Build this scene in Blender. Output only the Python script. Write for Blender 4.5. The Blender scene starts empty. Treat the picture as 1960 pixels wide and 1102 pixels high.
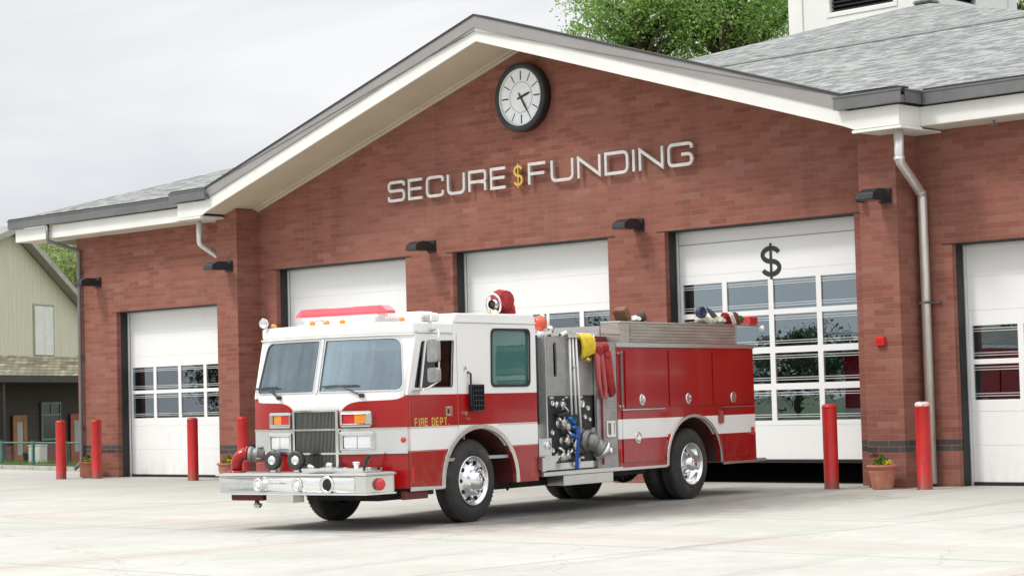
import bpy, bmesh, math, random
from mathutils import Vector, Matrix
from mathutils.geometry import tessellate_polygon
R = math.radians
SC = bpy.context.scene
COL = SC.collection

# ------------------------------------------------------------------ camera
CAM = Vector((35.15, -28.982, 1.54))
yaw, pit, rol = 0.769, 0.054, -0.026
fw = Vector((-math.sin(yaw) * math.cos(pit), math.cos(yaw) * math.cos(pit), math.sin(pit)))
rt = Vector((math.cos(yaw), math.sin(yaw), 0))
up = rt.cross(fw)
rt2 = rt * math.cos(rol) + up * math.sin(rol)
up2 = -rt * math.sin(rol) + up * math.cos(rol)
cd = bpy.data.cameras.new('camera')
cam = bpy.data.objects.new('camera', cd)
COL.objects.link(cam)
M = Matrix((rt2, up2, -fw)).transposed().to_4x4()
M.translation = CAM
cam.matrix_world = M
cd.sensor_width = 36
cd.lens = 4007.5 / 1960 * 36
cd.clip_start = 0.5
cd.clip_end = 2000
SC.camera = cam

# ------------------------------------------------------------------ world, sun, exposure
SUN_EL, SUN_AZ = R(52), R(205)          # azimuth clockwise from +y
w = bpy.data.worlds.new('World')
SC.world = w
w.use_nodes = True
nt = w.node_tree
nt.nodes.clear()
N_ = nt.nodes.new
out = N_('ShaderNodeOutputWorld')
sky = N_('ShaderNodeTexSky')
sky.sky_type = 'NISHITA'
sky.sun_disc = False
sky.sun_elevation = SUN_EL
sky.sun_rotation = SUN_AZ
b1 = N_('ShaderNodeBackground')
b1.inputs[1].default_value = 0.1
nt.links.new(sky.outputs[0], b1.inputs[0])
tc = N_('ShaderNodeTexCoord')
mp = N_('ShaderNodeMapping')
mp.inputs['Scale'].default_value = (1.0, 1.0, 3.2)
nt.links.new(tc.outputs['Generated'], mp.inputs[0])
nz = N_('ShaderNodeTexNoise')
nz.inputs['Scale'].default_value = 2.6
nz.inputs['Detail'].default_value = 7
nz.inputs['Roughness'].default_value = 0.52
nz.inputs['Distortion'].default_value = 0.4
nt.links.new(mp.outputs[0], nz.inputs['Vector'])
rp = N_('ShaderNodeValToRGB')
rp.color_ramp.elements[0].position = 0.38
rp.color_ramp.elements[0].color = (0.62, 0.63, 0.665, 1)
rp.color_ramp.elements[1].position = 0.57
rp.color_ramp.elements[1].color = (0.80, 0.80, 0.805, 1)
nt.links.new(nz.outputs[0], rp.inputs[0])
b2 = N_('ShaderNodeBackground')
sxyz = N_('ShaderNodeSeparateXYZ')
nt.links.new(tc.outputs['Generated'], sxyz.inputs[0])
mr_ = N_('ShaderNodeMapRange')          # overcast sky: the zenith is brighter than the horizon
mr_.inputs['From Min'].default_value = 0.22
mr_.inputs['From Max'].default_value = 0.95
mr_.inputs['To Min'].default_value = 1.0
mr_.inputs['To Max'].default_value = 2.1
nt.links.new(sxyz.outputs[2], mr_.inputs['Value'])
nt.links.new(mr_.outputs[0], b2.inputs[1])
nt.links.new(rp.outputs[0], b2.inputs[0])
mx = N_('ShaderNodeMixShader')
mx.inputs[0].default_value = 0.93
nt.links.new(b1.outputs[0], mx.inputs[1])
nt.links.new(b2.outputs[0], mx.inputs[2])
nt.links.new(mx.outputs[0], out.inputs[0])
sl = bpy.data.lights.new('sun', 'SUN')
sl.energy = 1.5
sl.angle = R(11)
sl.color = (1, 0.96, 0.9)
so = bpy.data.objects.new('sun', sl)
COL.objects.link(so)
sd = Vector((math.sin(SUN_AZ) * math.cos(SUN_EL), math.cos(SUN_AZ) * math.cos(SUN_EL), math.sin(SUN_EL)))
so.rotation_euler = sd.to_track_quat('Z', 'Y').to_euler()
so.location = (0, -30, 30)
vs = SC.view_settings
vs.view_transform = 'Standard'
vs.look = 'None'
vs.gamma = 1
vs.exposure = 0.30
vs.use_curve_mapping = False
SC.cycles.max_bounces = 8
SC.cycles.transparent_max_bounces = 16
SC.cycles.caustics_reflective = False
SC.cycles.caustics_refractive = False

# ------------------------------------------------------------------ materials
def newmat(name):
    m = bpy.data.materials.new(name)
    m.use_nodes = True
    t = m.node_tree
    p = t.nodes['Principled BSDF']
    return m, t, p

def nn(t, typ, **kw):
    n = t.nodes.new(typ)
    for k, v in kw.items():
        if hasattr(n, k):
            setattr(n, k, v)
        else:
            n.inputs[k.replace('_', ' ')].default_value = v
    return n

def math_n(t, op, a, b=None, c=None):
    n = t.nodes.new('ShaderNodeMath')
    n.operation = op
    for i, v in enumerate((a, b, c)):
        if v is None: continue
        if isinstance(v, (int, float)): n.inputs[i].default_value = v
        else: t.links.new(v, n.inputs[i])
    return n.outputs[0]

def mixc(t, fac, a, b, mode='MIX'):
    n = t.nodes.new('ShaderNodeMix')
    n.data_type = 'RGBA'
    n.blend_type = mode
    n.clamp_factor = True
    for s, v in ((n.inputs[0], fac), (n.inputs[6], a), (n.inputs[7], b)):
        if isinstance(v, (int, float)): s.default_value = v
        elif isinstance(v, tuple): s.default_value = v if len(v) == 4 else (*v, 1)
        else: t.links.new(v, s)
    return n.outputs[2]

def ramp(t, fac, stops, interp='LINEAR'):
    n = t.nodes.new('ShaderNodeValToRGB')
    cr = n.color_ramp
    cr.interpolation = interp
    while len(cr.elements) < len(stops): cr.elements.new(0.5)
    for e, (p_, c_) in zip(cr.elements, stops):
        e.position = p_
        e.color = (*c_, 1) if len(c_) == 3 else c_
    t.links.new(fac, n.inputs[0])
    return n.outputs[0]

def coords(t, kind='Object', scale=None):
    if kind == 'World':
        o = t.nodes.new('ShaderNodeNewGeometry').outputs['Position']
    else:
        o = t.nodes.new('ShaderNodeTexCoord').outputs[kind]
    if scale:
        m = t.nodes.new('ShaderNodeMapping')
        m.inputs['Scale'].default_value = scale
        t.links.new(o, m.inputs[0])
        o = m.outputs[0]
    return o

def noise(t, vec, scale, detail=4, rough=.55, dist=0):
    n = t.nodes.new('ShaderNodeTexNoise')
    n.inputs['Scale'].default_value = scale
    n.inputs['Detail'].default_value = detail
    n.inputs['Roughness'].default_value = rough
    n.inputs['Distortion'].default_value = dist
    t.links.new(vec, n.inputs['Vector'])
    return n.outputs[0]

def bump(t, p, h, strength=.3, dist=.01):
    b = t.nodes.new('ShaderNodeBump')
    b.inputs['Strength'].default_value = strength
    b.inputs['Distance'].default_value = dist
    t.links.new(h, b.inputs['Height'])
    t.links.new(b.outputs[0], p.inputs['Normal'])

def simple(name, col, rough=.5, metal=0, coat=0, var=.12, vs_=3.0, bmp=0, bs=40, rvar=.1, stretch=None, dirt=None):
    m, t, p = newmat(name)
    v = coords(t, 'Object', stretch)
    n1 = noise(t, v, vs_, 5)
    lo = tuple(c * (1 - var) for c in col)
    hi = tuple(min(1, c * (1 + var)) for c in col)
    c = ramp(t, n1, [(.3, lo), (.7, hi)])
    if dirt:
        n3 = noise(t, v, dirt[1], 8, .7)
        f = ramp(t, n3, [(dirt[2], (0, 0, 0)), (dirt[2] + .12, (dirt[3],) * 3)])
        c = mixc(t, f, c, dirt[0])
    t.links.new(c, p.inputs['Base Color'])
    p.inputs['Metallic'].default_value = metal
    r = math_n(t, 'MULTIPLY_ADD', noise(t, v, vs_ * 3.1, 3), rvar, rough - rvar / 2)
    t.links.new(r, p.inputs['Roughness'])
    p.inputs['Coat Weight'].default_value = coat
    p.inputs['Coat Roughness'].default_value = .04
    if bmp:
        bump(t, p, noise(t, v, bs, 5), bmp, .01)
    return m

def glass(name, tint, refl=1.0, base=.06, dark=None, fac=0.0, rough=0.0):
    m, t, p = newmat(name)
    t.nodes.remove(p)
    o = t.nodes['Material Output']
    tr = t.nodes.new('ShaderNodeBsdfTransparent')
    tr.inputs[0].default_value = (*tint, 1)
    gl = t.nodes.new('ShaderNodeBsdfGlossy')
    gl.inputs['Roughness'].default_value = rough
    gl.inputs[0].default_value = (*refl, 1) if isinstance(refl, tuple) else (refl, refl, refl, 1)
    fr = t.nodes.new('ShaderNodeFresnel')
    fr.inputs[0].default_value = 1.5
    v = coords(t)
    b = t.nodes.new('ShaderNodeBump')
    b.inputs['Strength'].default_value = .05
    b.inputs['Distance'].default_value = .02
    t.links.new(noise(t, v, 1.5, 2), b.inputs['Height'])
    t.links.new(b.outputs[0], gl.inputs['Normal'])
    f = math_n(t, 'ADD', fr.outputs[0], base)
    base_sh = tr.outputs[0]
    if dark:
        df = t.nodes.new('ShaderNodeBsdfDiffuse')
        df.inputs[0].default_value = (*dark, 1)
        m0 = t.nodes.new('ShaderNodeMixShader')
        m0.inputs[0].default_value = fac
        t.links.new(tr.outputs[0], m0.inputs[1])
        t.links.new(df.outputs[0], m0.inputs[2])
        base_sh = m0.outputs[0]
    ms = t.nodes.new('ShaderNodeMixShader')
    t.links.new(f, ms.inputs[0])
    t.links.new(base_sh, ms.inputs[1])
    t.links.new(gl.outputs[0], ms.inputs[2])
    t.links.new(ms.outputs[0], o.inputs[0])
    return m

def brick_mat(name, c1, c2, cm, bw=.40, bh=.1, mortar=.006, band=None, zoff=.06, amt=1.0, dirtbase=True):
    m, t, p = newmat(name)
    pos = coords(t, 'World')
    s = t.nodes.new('ShaderNodeSeparateXYZ')
    t.links.new(pos, s.inputs[0])
    cx = t.nodes.new('ShaderNodeCombineXYZ')
    t.links.new(math_n(t, 'ADD', s.outputs[0], math_n(t, 'MULTIPLY', s.outputs[1], 1.0)), cx.inputs[0])
    t.links.new(math_n(t, 'SUBTRACT', s.outputs[2], zoff), cx.inputs[1])
    br = t.nodes.new('ShaderNodeTexBrick')
    br.offset = .5
    br.inputs['Scale'].default_value = 1
    br.inputs['Mortar Size'].default_value = mortar
    br.inputs['Mortar Smooth'].default_value = .3
    br.inputs['Brick Width'].default_value = bw
    br.inputs['Row Height'].default_value = bh
    br.inputs['Color1'].default_value = (0, 0, 0, 1)
    br.inputs['Color2'].default_value = (1, 1, 1, 1)
    br.inputs['Mortar'].default_value = (.5, .5, .5, 1)
    t.links.new(cx.outputs[0], br.inputs['Vector'])
    mid = tuple((a + b) / 2 for a, b in zip(c1, c2))
    dk = tuple(a * .93 for a in c1)
    bc = ramp(t, br.outputs['Color'], [(.0, dk), (.16, c1), (.5, mid), (.85, c2), (1, (c2[0] * 1.02, c2[1] * 1.25, c2[2] * 1.35))])
    # weathering in broad patches and fine streaks
    big = noise(t, coords(t, 'World', (.25, .25, .5)), 1.0, 5, .6)
    bc = mixc(t, ramp(t, big, [(.35, (0, 0, 0)), (.68, (.45,) * 3)]), bc, (c2[0] * 1.0, c2[1] * 1.35, c2[2] * 1.45))
    fine = noise(t, coords(t, 'World', (3, 3, 14)), 3.0, 4, .7)
    bc = mixc(t, .55, bc, mixc(t, 1.0, bc, ramp(t, fine, [(.25, (.72,) * 3), (.75, (1.25,) * 3)]), 'MULTIPLY'))
    # rain streaks running down the wall and soot in the corners
    st_ = ramp(t, noise(t, coords(t, 'World', (1.6, 1.6, .10)), 1.0, 6, .65), [(.50, (1,) * 3), (.72, (.80,) * 3)])
    bc = mixc(t, 1.0, bc, st_, 'MULTIPLY')
    if band:
        z = s.outputs[2]
        inb = math_n(t, 'MULTIPLY', math_n(t, 'GREATER_THAN', z, band[0]), math_n(t, 'LESS_THAN', z, band[1]))
        bc = mixc(t, inb, bc, mixc(t, br.outputs['Color'], (.055, .052, .05), (.085, .078, .074)))
        low = ramp(t, z, [(.0, (.55,) * 3), (.5, (0,) * 3)])
        if dirtbase:
            bc = mixc(t, math_n(t, 'MULTIPLY', low, noise(t, pos, 2.2, 6, .7)), bc, (.16, .085, .06))
    col = mixc(t, br.outputs['Fac'], bc, cm)
    t.links.new(col, p.inputs['Base Color'])
    p.inputs['Roughness'].default_value = .85
    p.inputs['Specular IOR Level'].default_value = .25
    h = math_n(t, 'SUBTRACT', math_n(t, 'MULTIPLY', fine, .3), br.outputs['Fac'])
    bump(t, p, h, .5, .006)
    return m

def zpaint(name, stops, rough=.15, zmax=3.0):
    """painted coach body: colour bands by height on the body"""
    m, t, p = newmat(name)
    v = coords(t, 'Object')
    s = t.nodes.new('ShaderNodeSeparateXYZ')
    t.links.new(v, s.inputs[0])
    f = math_n(t, 'DIVIDE', s.outputs[2], zmax)
    c = ramp(t, f, [(a / zmax, b) for a, b in stops], 'CONSTANT')
    n1 = noise(t, v, 1.6, 4)
    c = mixc(t, .12, c, mixc(t, 1.0, c, ramp(t, n1, [(.3, (.75,) * 3), (.7, (1.2,) * 3)]), 'MULTIPLY'))
    # road dust low down
    d = ramp(t, noise(t, v, 5, 8, .7), [(.45, (0,) * 3), (.8, (.35,) * 3)])
    lowf = ramp(t, f, [(.15, (1,) * 3), (.34, (0,) * 3)])
    c = mixc(t, math_n(t, 'MULTIPLY', d, lowf), c, (.30, .26, .22))
    t.links.new(c, p.inputs['Base Color'])
    p.inputs['Roughness'].default_value = rough
    p.inputs['Coat Weight'].default_value = .25
    p.inputs['Coat Roughness'].default_value = .05
    bump(t, p, noise(t, v, 1.3, 2), .10, .02)
    return m

RED = (.35, .0045, .0045)
WHITE = (.86, .86, .85)
MT = {}
MT['brick'] = brick_mat('brick_red', (.238, .080, .056), (.306, .113, .083), (.27, .155, .122), band=(.56, .76))
MT['brick_old'] = brick_mat('brick_old', (.20, .07, .05), (.3, .12, .09), (.35, .3, .27), bw=.22, bh=.08)
MT['white'] = simple('white_trim_paint', (.80, .80, .765), .45, var=.05, vs_=1.5, bmp=.06, bs=12, dirt=((.55, .52, .45), 2.2, .60, .35))
MT['doorwhite'] = simple('white_door_paint', (.87, .875, .87), .38, var=.02, vs_=.8, bmp=.03, bs=4, dirt=((.62, .62, .60), 1.2, .60, .3))
_m = MT['doorwhite']
_t = _m.node_tree
_p = _t.nodes['Principled BSDF']
_src = _p.inputs['Base Color'].links[0].from_socket
_s = _t.nodes.new('ShaderNodeSeparateXYZ')
_t.links.new(coords(_t, 'World'), _s.inputs[0])
_lo = ramp(_t, math_n(_t, 'MULTIPLY', _s.outputs[2], .5), [(.02, (.9,) * 3), (.30, (0,) * 3)])
_dn = ramp(_t, noise(_t, coords(_t, 'World', (2, 2, .5)), 2.0, 7, .7), [(.38, (0,) * 3), (.7, (.5,) * 3)])
_t.links.new(mixc(_t, math_n(_t, 'MULTIPLY', _lo, _dn), _src, (.45, .43, .38)), _p.inputs['Base Color'])
MT['soffit'] = simple('soffit_board', (.60, .525, .40), .7, var=.06, vs_=1.2)
MT['soffit_light'] = simple('soffit_light', (.66, .62, .52), .7, var=.05, vs_=1.2)
MT['greytrim'] = simple('grey_barge_board', (.30, .29, .285), .55, var=.06, vs_=1.4, dirt=((.2, .19, .18), 3, .6, .3))
MT['gutter'] = simple('gutter_metal', (.17, .17, .172), .38, .3, var=.15, vs_=2, rvar=.2)
MT['shingle_edge'] = simple('shingle_edge', (.055, .05, .055), .9, var=.3, vs_=9, bmp=.4)
MT['rubber'] = simple('black_seal', (.018, .018, .02), .6, var=.2)
MT['black'] = simple('black_metal', (.03, .033, .036), .42, .2, var=.3, vs_=6)
MT['dark'] = simple('dark_void', (.012, .012, .012), .8, var=.2)
MT['alu'] = simple('aluminium', (.70, .71, .70), .26, .9, var=.03, vs_=2, rvar=.06, stretch=(3, 3, .5))
MT['alutrack'] = simple('track_metal', (.72, .73, .73), .35, .3, var=.08, vs_=4)
MT['zinc'] = simple('galvanised_pipe', (.74, .73, .70), .34, .6, var=.12, vs_=3, rvar=.2, stretch=(3, 3, .7), dirt=((.36, .30, .24), 4, .60, .5))
MT['chrome'] = simple('chrome', (.80, .81, .82), .10, 1.0, var=.05, vs_=6, rvar=.1)
MT['chromedull'] = simple('chrome_dull', (.76, .755, .73), .20, .95, var=.05, vs_=5, rvar=.12, bmp=.04)
MT['doorglass'] = glass('door_glass', (.60, .66, .68), (.80, .92, 1.0), .20)
MT['house_glass'] = glass('house_glass', (.3, .33, .33), .9, .08)
MT['windshield'] = glass('windshield_glass', (.92, .98, 1.0), (.85, .94, 1.0), .10, (.32, .46, .54), .2)
_t = MT['windshield'].node_tree
_m0 = [n for n in _t.nodes if n.type == 'MIX_SHADER' and not n.inputs[0].is_linked][0]
_n = noise(_t, coords(_t, 'Object', (.5, 4.5, .35)), 1.6, 5, .6)
_n2 = noise(_t, coords(_t, 'Object'), 1.7, 3, .5)
_f = math_n(_t, 'MULTIPLY', _n, _n2)
_t.links.new(ramp(_t, _f, [(.14, (.10,) * 3), (.42, (.38,) * 3)]), _m0.inputs[0])  # reflection streaks and haze painted into the glass as pale noise
MT['cabglass'] = glass('cab_glass', (.40, .46, .47), .8, .02)
MT['tealglass'] = glass('teal_tinted_glass', (.34, .55, .50), .8, .06, (.12, .30, .27), .55)
MT['tyre'] = simple('tyre_rubber', (.032, .031, .03), .75, var=.25, vs_=5, bmp=.15, bs=60, dirt=((.12, .11, .10), 3, .5, .45))
MT['chassis'] = simple('chassis_black', (.02, .019, .018), .7, var=.4, vs_=6, dirt=((.07, .05, .04), 5, .5, .6))
def bollard_mat():
    m, t, p = newmat('bollard_red')
    oi = t.nodes.new('ShaderNodeObjectInfo')
    v0 = coords(t, 'World')
    s = t.nodes.new('ShaderNodeSeparateXYZ')
    t.links.new(v0, s.inputs[0])
    n1 = noise(t, v0, 2.2, 5)
    c = ramp(t, n1, [(.3, (.40, .008, .007)), (.7, (.55, .014, .011))])
    sc = ramp(t, noise(t, coords(t, 'World', (9, 9, 3)), 1.5, 8, .75), [(.60, (0,) * 3), (.68, (.7,) * 3)])
    c = mixc(t, sc, c, (.48, .16, .12))
    low = ramp(t, math_n(t, 'ADD', s.outputs[2], math_n(t, 'MULTIPLY', noise(t, v0, 12, 5), .35)), [(.16, (.85,) * 3), (.42, (0,) * 3)])
    c = mixc(t, low, c, (.17, .07, .05))
    t.links.new(c, p.inputs['Base Color'])
    p.inputs['Roughness'].default_value = .42
    bump(t, p, n1, .1, .01)
    return m
MT['bollard'] = bollard_mat()
MT['bollard_worn'] = simple('bollard_worn_cap', (.62, .30, .26), .6, var=.5, vs_=20, dirt=((.78, .74, .70), 16, .42, .9))
MT['terracotta'] = simple('terracotta', (.44, .17, .11), .8, var=.12, vs_=6, dirt=((.52, .36, .28), 9, .52, .5))
MT['soil'] = simple('soil', (.05, .035, .025), .95, var=.4, bmp=.8)
MT['redpaint'] = simple('red_paint', RED, .2, coat=.2, var=.06, vs_=1.6, rvar=.04)
MT['redhose'] = simple('red_hose', (.36, .02, .022), .7, var=.45, vs_=14, bmp=.4, bs=60)
MT['yellowhose'] = simple('yellow_hose', (.72, .52, .03), .7, var=.15, vs_=14, bmp=.4, bs=60)
MT['blue'] = simple('blue_webbing', (.02, .09, .42), .6, var=.2, vs_=14, bmp=.3)
MT['whitepaint'] = simple('white_paint', WHITE, .25, coat=.5, var=.03, vs_=1.4, rvar=.05)
MT['gold'] = simple('gold_leaf', (.75, .50, .12), .3, .6, var=.12, vs_=8)
MT['signmetal'] = simple('sign_metal', (.66, .65, .63), .35, .35, var=.10, vs_=5, rvar=.15)
MT['clockface'] = simple('clock_face', (.90, .94, .97), .3, var=.05, vs_=4)
MT['alarm'] = simple('alarm_red', (.62, .02, .02), .4, var=.08)
MT['amber'] = simple('amber_lens', (.85, .28, .02), .2, coat=.8, var=.1, vs_=30)
MT['redlens'] = simple('red_lens', (.62, .015, .02), .15, coat=.8, var=.15, vs_=30)
MT['lightbar'] = simple('light_bar_lens', (.70, .09, .12), .12, coat=1.0, var=.1, vs_=3, bmp=.1, bs=60)
MT['lens'] = simple('headlamp_lens', (.92, .94, .96), .12, .3, coat=.8, var=.1, vs_=30, bmp=.2, bs=60)
MT['interior'] = simple('cab_interior', (.34, .37, .40), .7, var=.2)
MT['seat'] = simple('seat_vinyl', (.10, .15, .26), .55, var=.2)
MT['wood'] = simple('brown_wood', (.20, .10, .055), .8, var=.35, vs_=5, bmp=.4, bs=30, stretch=(1, 1, 5))
MT['canvas'] = simple('pale_canvas', (.55, .52, .40), .9, var=.3, vs_=9, bmp=.5, bs=20)
MT['greenpaint'] = simple('green_fitting', (.06, .16, .09), .5, var=.3, vs_=9)
MT['valvemetal'] = simple('valve_metal', (.55, .54, .50), .32, .85, var=.35, vs_=20)
MT['pin'] = simple('pin_stripe', (.55, .25, .16), .4)
MT['joint'] = simple('joint_grey', (.76, .76, .75), .6)
MT['siding'] = None
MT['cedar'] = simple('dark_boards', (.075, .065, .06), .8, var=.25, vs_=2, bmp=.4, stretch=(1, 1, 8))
MT['orangewood'] = simple('orange_door', (.36, .14, .05), .5, var=.2, vs_=3)
MT['tealtrim'] = simple('teal_trim', (.16, .24, .22), .5, var=.15)
MT['shutter'] = simple('shutter_white', (.82, .83, .78), .6, var=.06)
MT['fence'] = simple('fence_green', (.10, .22, .20), .5, .3, var=.2)
MT['kerb'] = simple('kerb_concrete', (.42, .40, .35), .9, var=.2, vs_=3, bmp=.3)
MT['bark'] = simple('bark', (.09, .07, .05), .95, var=.4, vs_=6, bmp=.8, bs=12)
MT['binblack'] = simple('bin_plastic', (.03, .035, .035), .5)
MT['boxwhite'] = simple('cabinet_paint', (.62, .62, .58), .5, dirt=((.4, .38, .34), 3, .5, .5))
MT['louver'] = simple('louver_black', (.02, .02, .022), .6, .1)

# paint bands for the cab and body
MT['cabpaint'] = zpaint('cab_paint', [(0, RED), (.958, WHITE), (1.243, RED), (1.648, WHITE)])
MT['bodypaint'] = zpaint('body_paint', [(0, RED), (.955, WHITE), (1.235, RED)])

def treadplate():
    m, t, p = newmat('tread_plate')
    v = coords(t, 'Object')
    s = t.nodes.new('ShaderNodeSeparateXYZ')
    t.links.new(v, s.inputs[0])
    c = t.nodes.new('ShaderNodeCombineXYZ')
    t.links.new(math_n(t, 'ADD', s.outputs[0], s.outputs[1]), c.inputs[0])
    t.links.new(s.outputs[2], c.inputs[1])
    br = t.nodes.new('ShaderNodeTexBrick')
    br.inputs['Scale'].default_value = 1
    br.inputs['Brick Width'].default_value = .055
    br.inputs['Row Height'].default_value = .026
    br.inputs['Mortar Size'].default_value = .007
    br.inputs['Mortar Smooth'].default_value = .6
    t.links.new(c.outputs[0], br.inputs['Vector'])
    n1 = noise(t, v, 4, 5)
    col = ramp(t, n1, [(.3, (.42, .42, .41)), (.7, (.66, .66, .64))])
    col = mixc(t, math_n(t, 'MULTIPLY', br.outputs['Fac'], .55), col, (.25, .25, .25))
    t.links.new(col, p.inputs['Base Color'])
    p.inputs['Metallic'].default_value = .7
    p.inputs['Roughness'].default_value = .38
    bump(t, p, math_n(t, 'SUBTRACT', 1.0, br.outputs['Fac']), .7, .004)
    return m
MT['tread'] = treadplate()

def ribbed():
    m, t, p = newmat('ribbed_aluminium')
    v = coords(t, 'Object')
    n1 = noise(t, coords(t, 'Object', (1, 1, 5)), 1.6, 5)
    col = ramp(t, n1, [(.3, (.50, .47, .42)), (.7, (.72, .70, .64))])
    t.links.new(col, p.inputs['Base Color'])
    p.inputs['Metallic'].default_value = .75
    p.inputs['Roughness'].default_value = .35
    return m
MT['ribbed'] = ribbed()

def roof_mat():
    m, t, p = newmat('roof_shingles')
    pos = coords(t, 'World')
    s = t.nodes.new('ShaderNodeSeparateXYZ')
    t.links.new(pos, s.inputs[0])
    c = t.nodes.new('ShaderNodeCombineXYZ')
    t.links.new(math_n(t, 'ADD', s.outputs[0], math_n(t, 'MULTIPLY', noise(t, pos, 2, 2), .2)), c.inputs[0])
    t.links.new(math_n(t, 'MULTIPLY', s.outputs[1], 1.05), c.inputs[1])
    br = t.nodes.new('ShaderNodeTexBrick')
    br.inputs['Scale'].default_value = 1
    br.inputs['Brick Width'].default_value = .30
    br.inputs['Row Height'].default_value = .145
    br.inputs['Mortar Size'].default_value = .008
    br.inputs['Color1'].default_value = (0, 0, 0, 1)
    br.inputs['Color2'].default_value = (1, 1, 1, 1)
    br.inputs['Mortar'].default_value = (.2, .2, .2, 1)
    t.links.new(c.outputs[0], br.inputs['Vector'])
    n1 = noise(t, coords(t, 'World', (7.5, 14, 10)), 1.0, 6, .75)
    f = math_n(t, 'ADD', math_n(t, 'MULTIPLY', br.outputs['Color'], .30), math_n(t, 'MULTIPLY', n1, .78))
    col = ramp(t, f, [(.28, (.075, .08, .076)), (.44, (.165, .178, .170)), (.58, (.275, .288, .275)), (.80, (.46, .465, .445))])
    moss = ramp(t, noise(t, coords(t, 'World', (.5, 2, 2)), 1.0, 6, .7), [(.55, (0,) * 3), (.75, (.3,) * 3)])
    col = mixc(t, moss, col, (.30, .34, .27))
    t.links.new(col, p.inputs['Base Color'])
    p.inputs['Roughness'].default_value = .95
    bump(t, p, f, .6, .01)
    return m
MT['roof'] = roof_mat()

def siding(name, col, vertical=True, pitch=.2, dark=.7):
    m, t, p = newmat(name)
    v = coords(t, 'Object')
    s = t.nodes.new('ShaderNodeSeparateXYZ')
    t.links.new(v, s.inputs[0])
    ax = math_n(t, 'ADD', s.outputs[0], s.outputs[1]) if vertical else s.outputs[2]
    fr = math_n(t, 'FRACT', math_n(t, 'DIVIDE', ax, pitch))
    line = math_n(t, 'LESS_THAN', fr, .09)
    n1 = noise(t, coords(t, 'Object', (3, 3, .6) if vertical else (.6, .6, 5)), 1.6, 5)
    c = ramp(t, n1, [(.3, tuple(a * .92 for a in col)), (.7, tuple(a * 1.05 for a in col))])
    c = mixc(t, line, c, tuple(a * dark for a in col))
    t.links.new(c, p.inputs['Base Color'])
    p.inputs['Roughness'].default_value = .8
    bump(t, p, math_n(t, 'SUBTRACT', 1.0, line), .5, .01)
    return m
MT['siding'] = siding('pale_green_siding', (.72, .70, .55), True, .3, .86)
MT['clap'] = siding('dark_clapboard', (.075, .062, .058), False, .18)
MT['woodshingle'] = brick_mat('weathered_wood_shingles', (.22, .18, .12), (.50, .42, .28), (.14, .11, .08), bw=.22, bh=.12, mortar=.012)
MT['barnroof'] = siding('barn_roof', (.33, .32, .30), True, .4)

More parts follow.
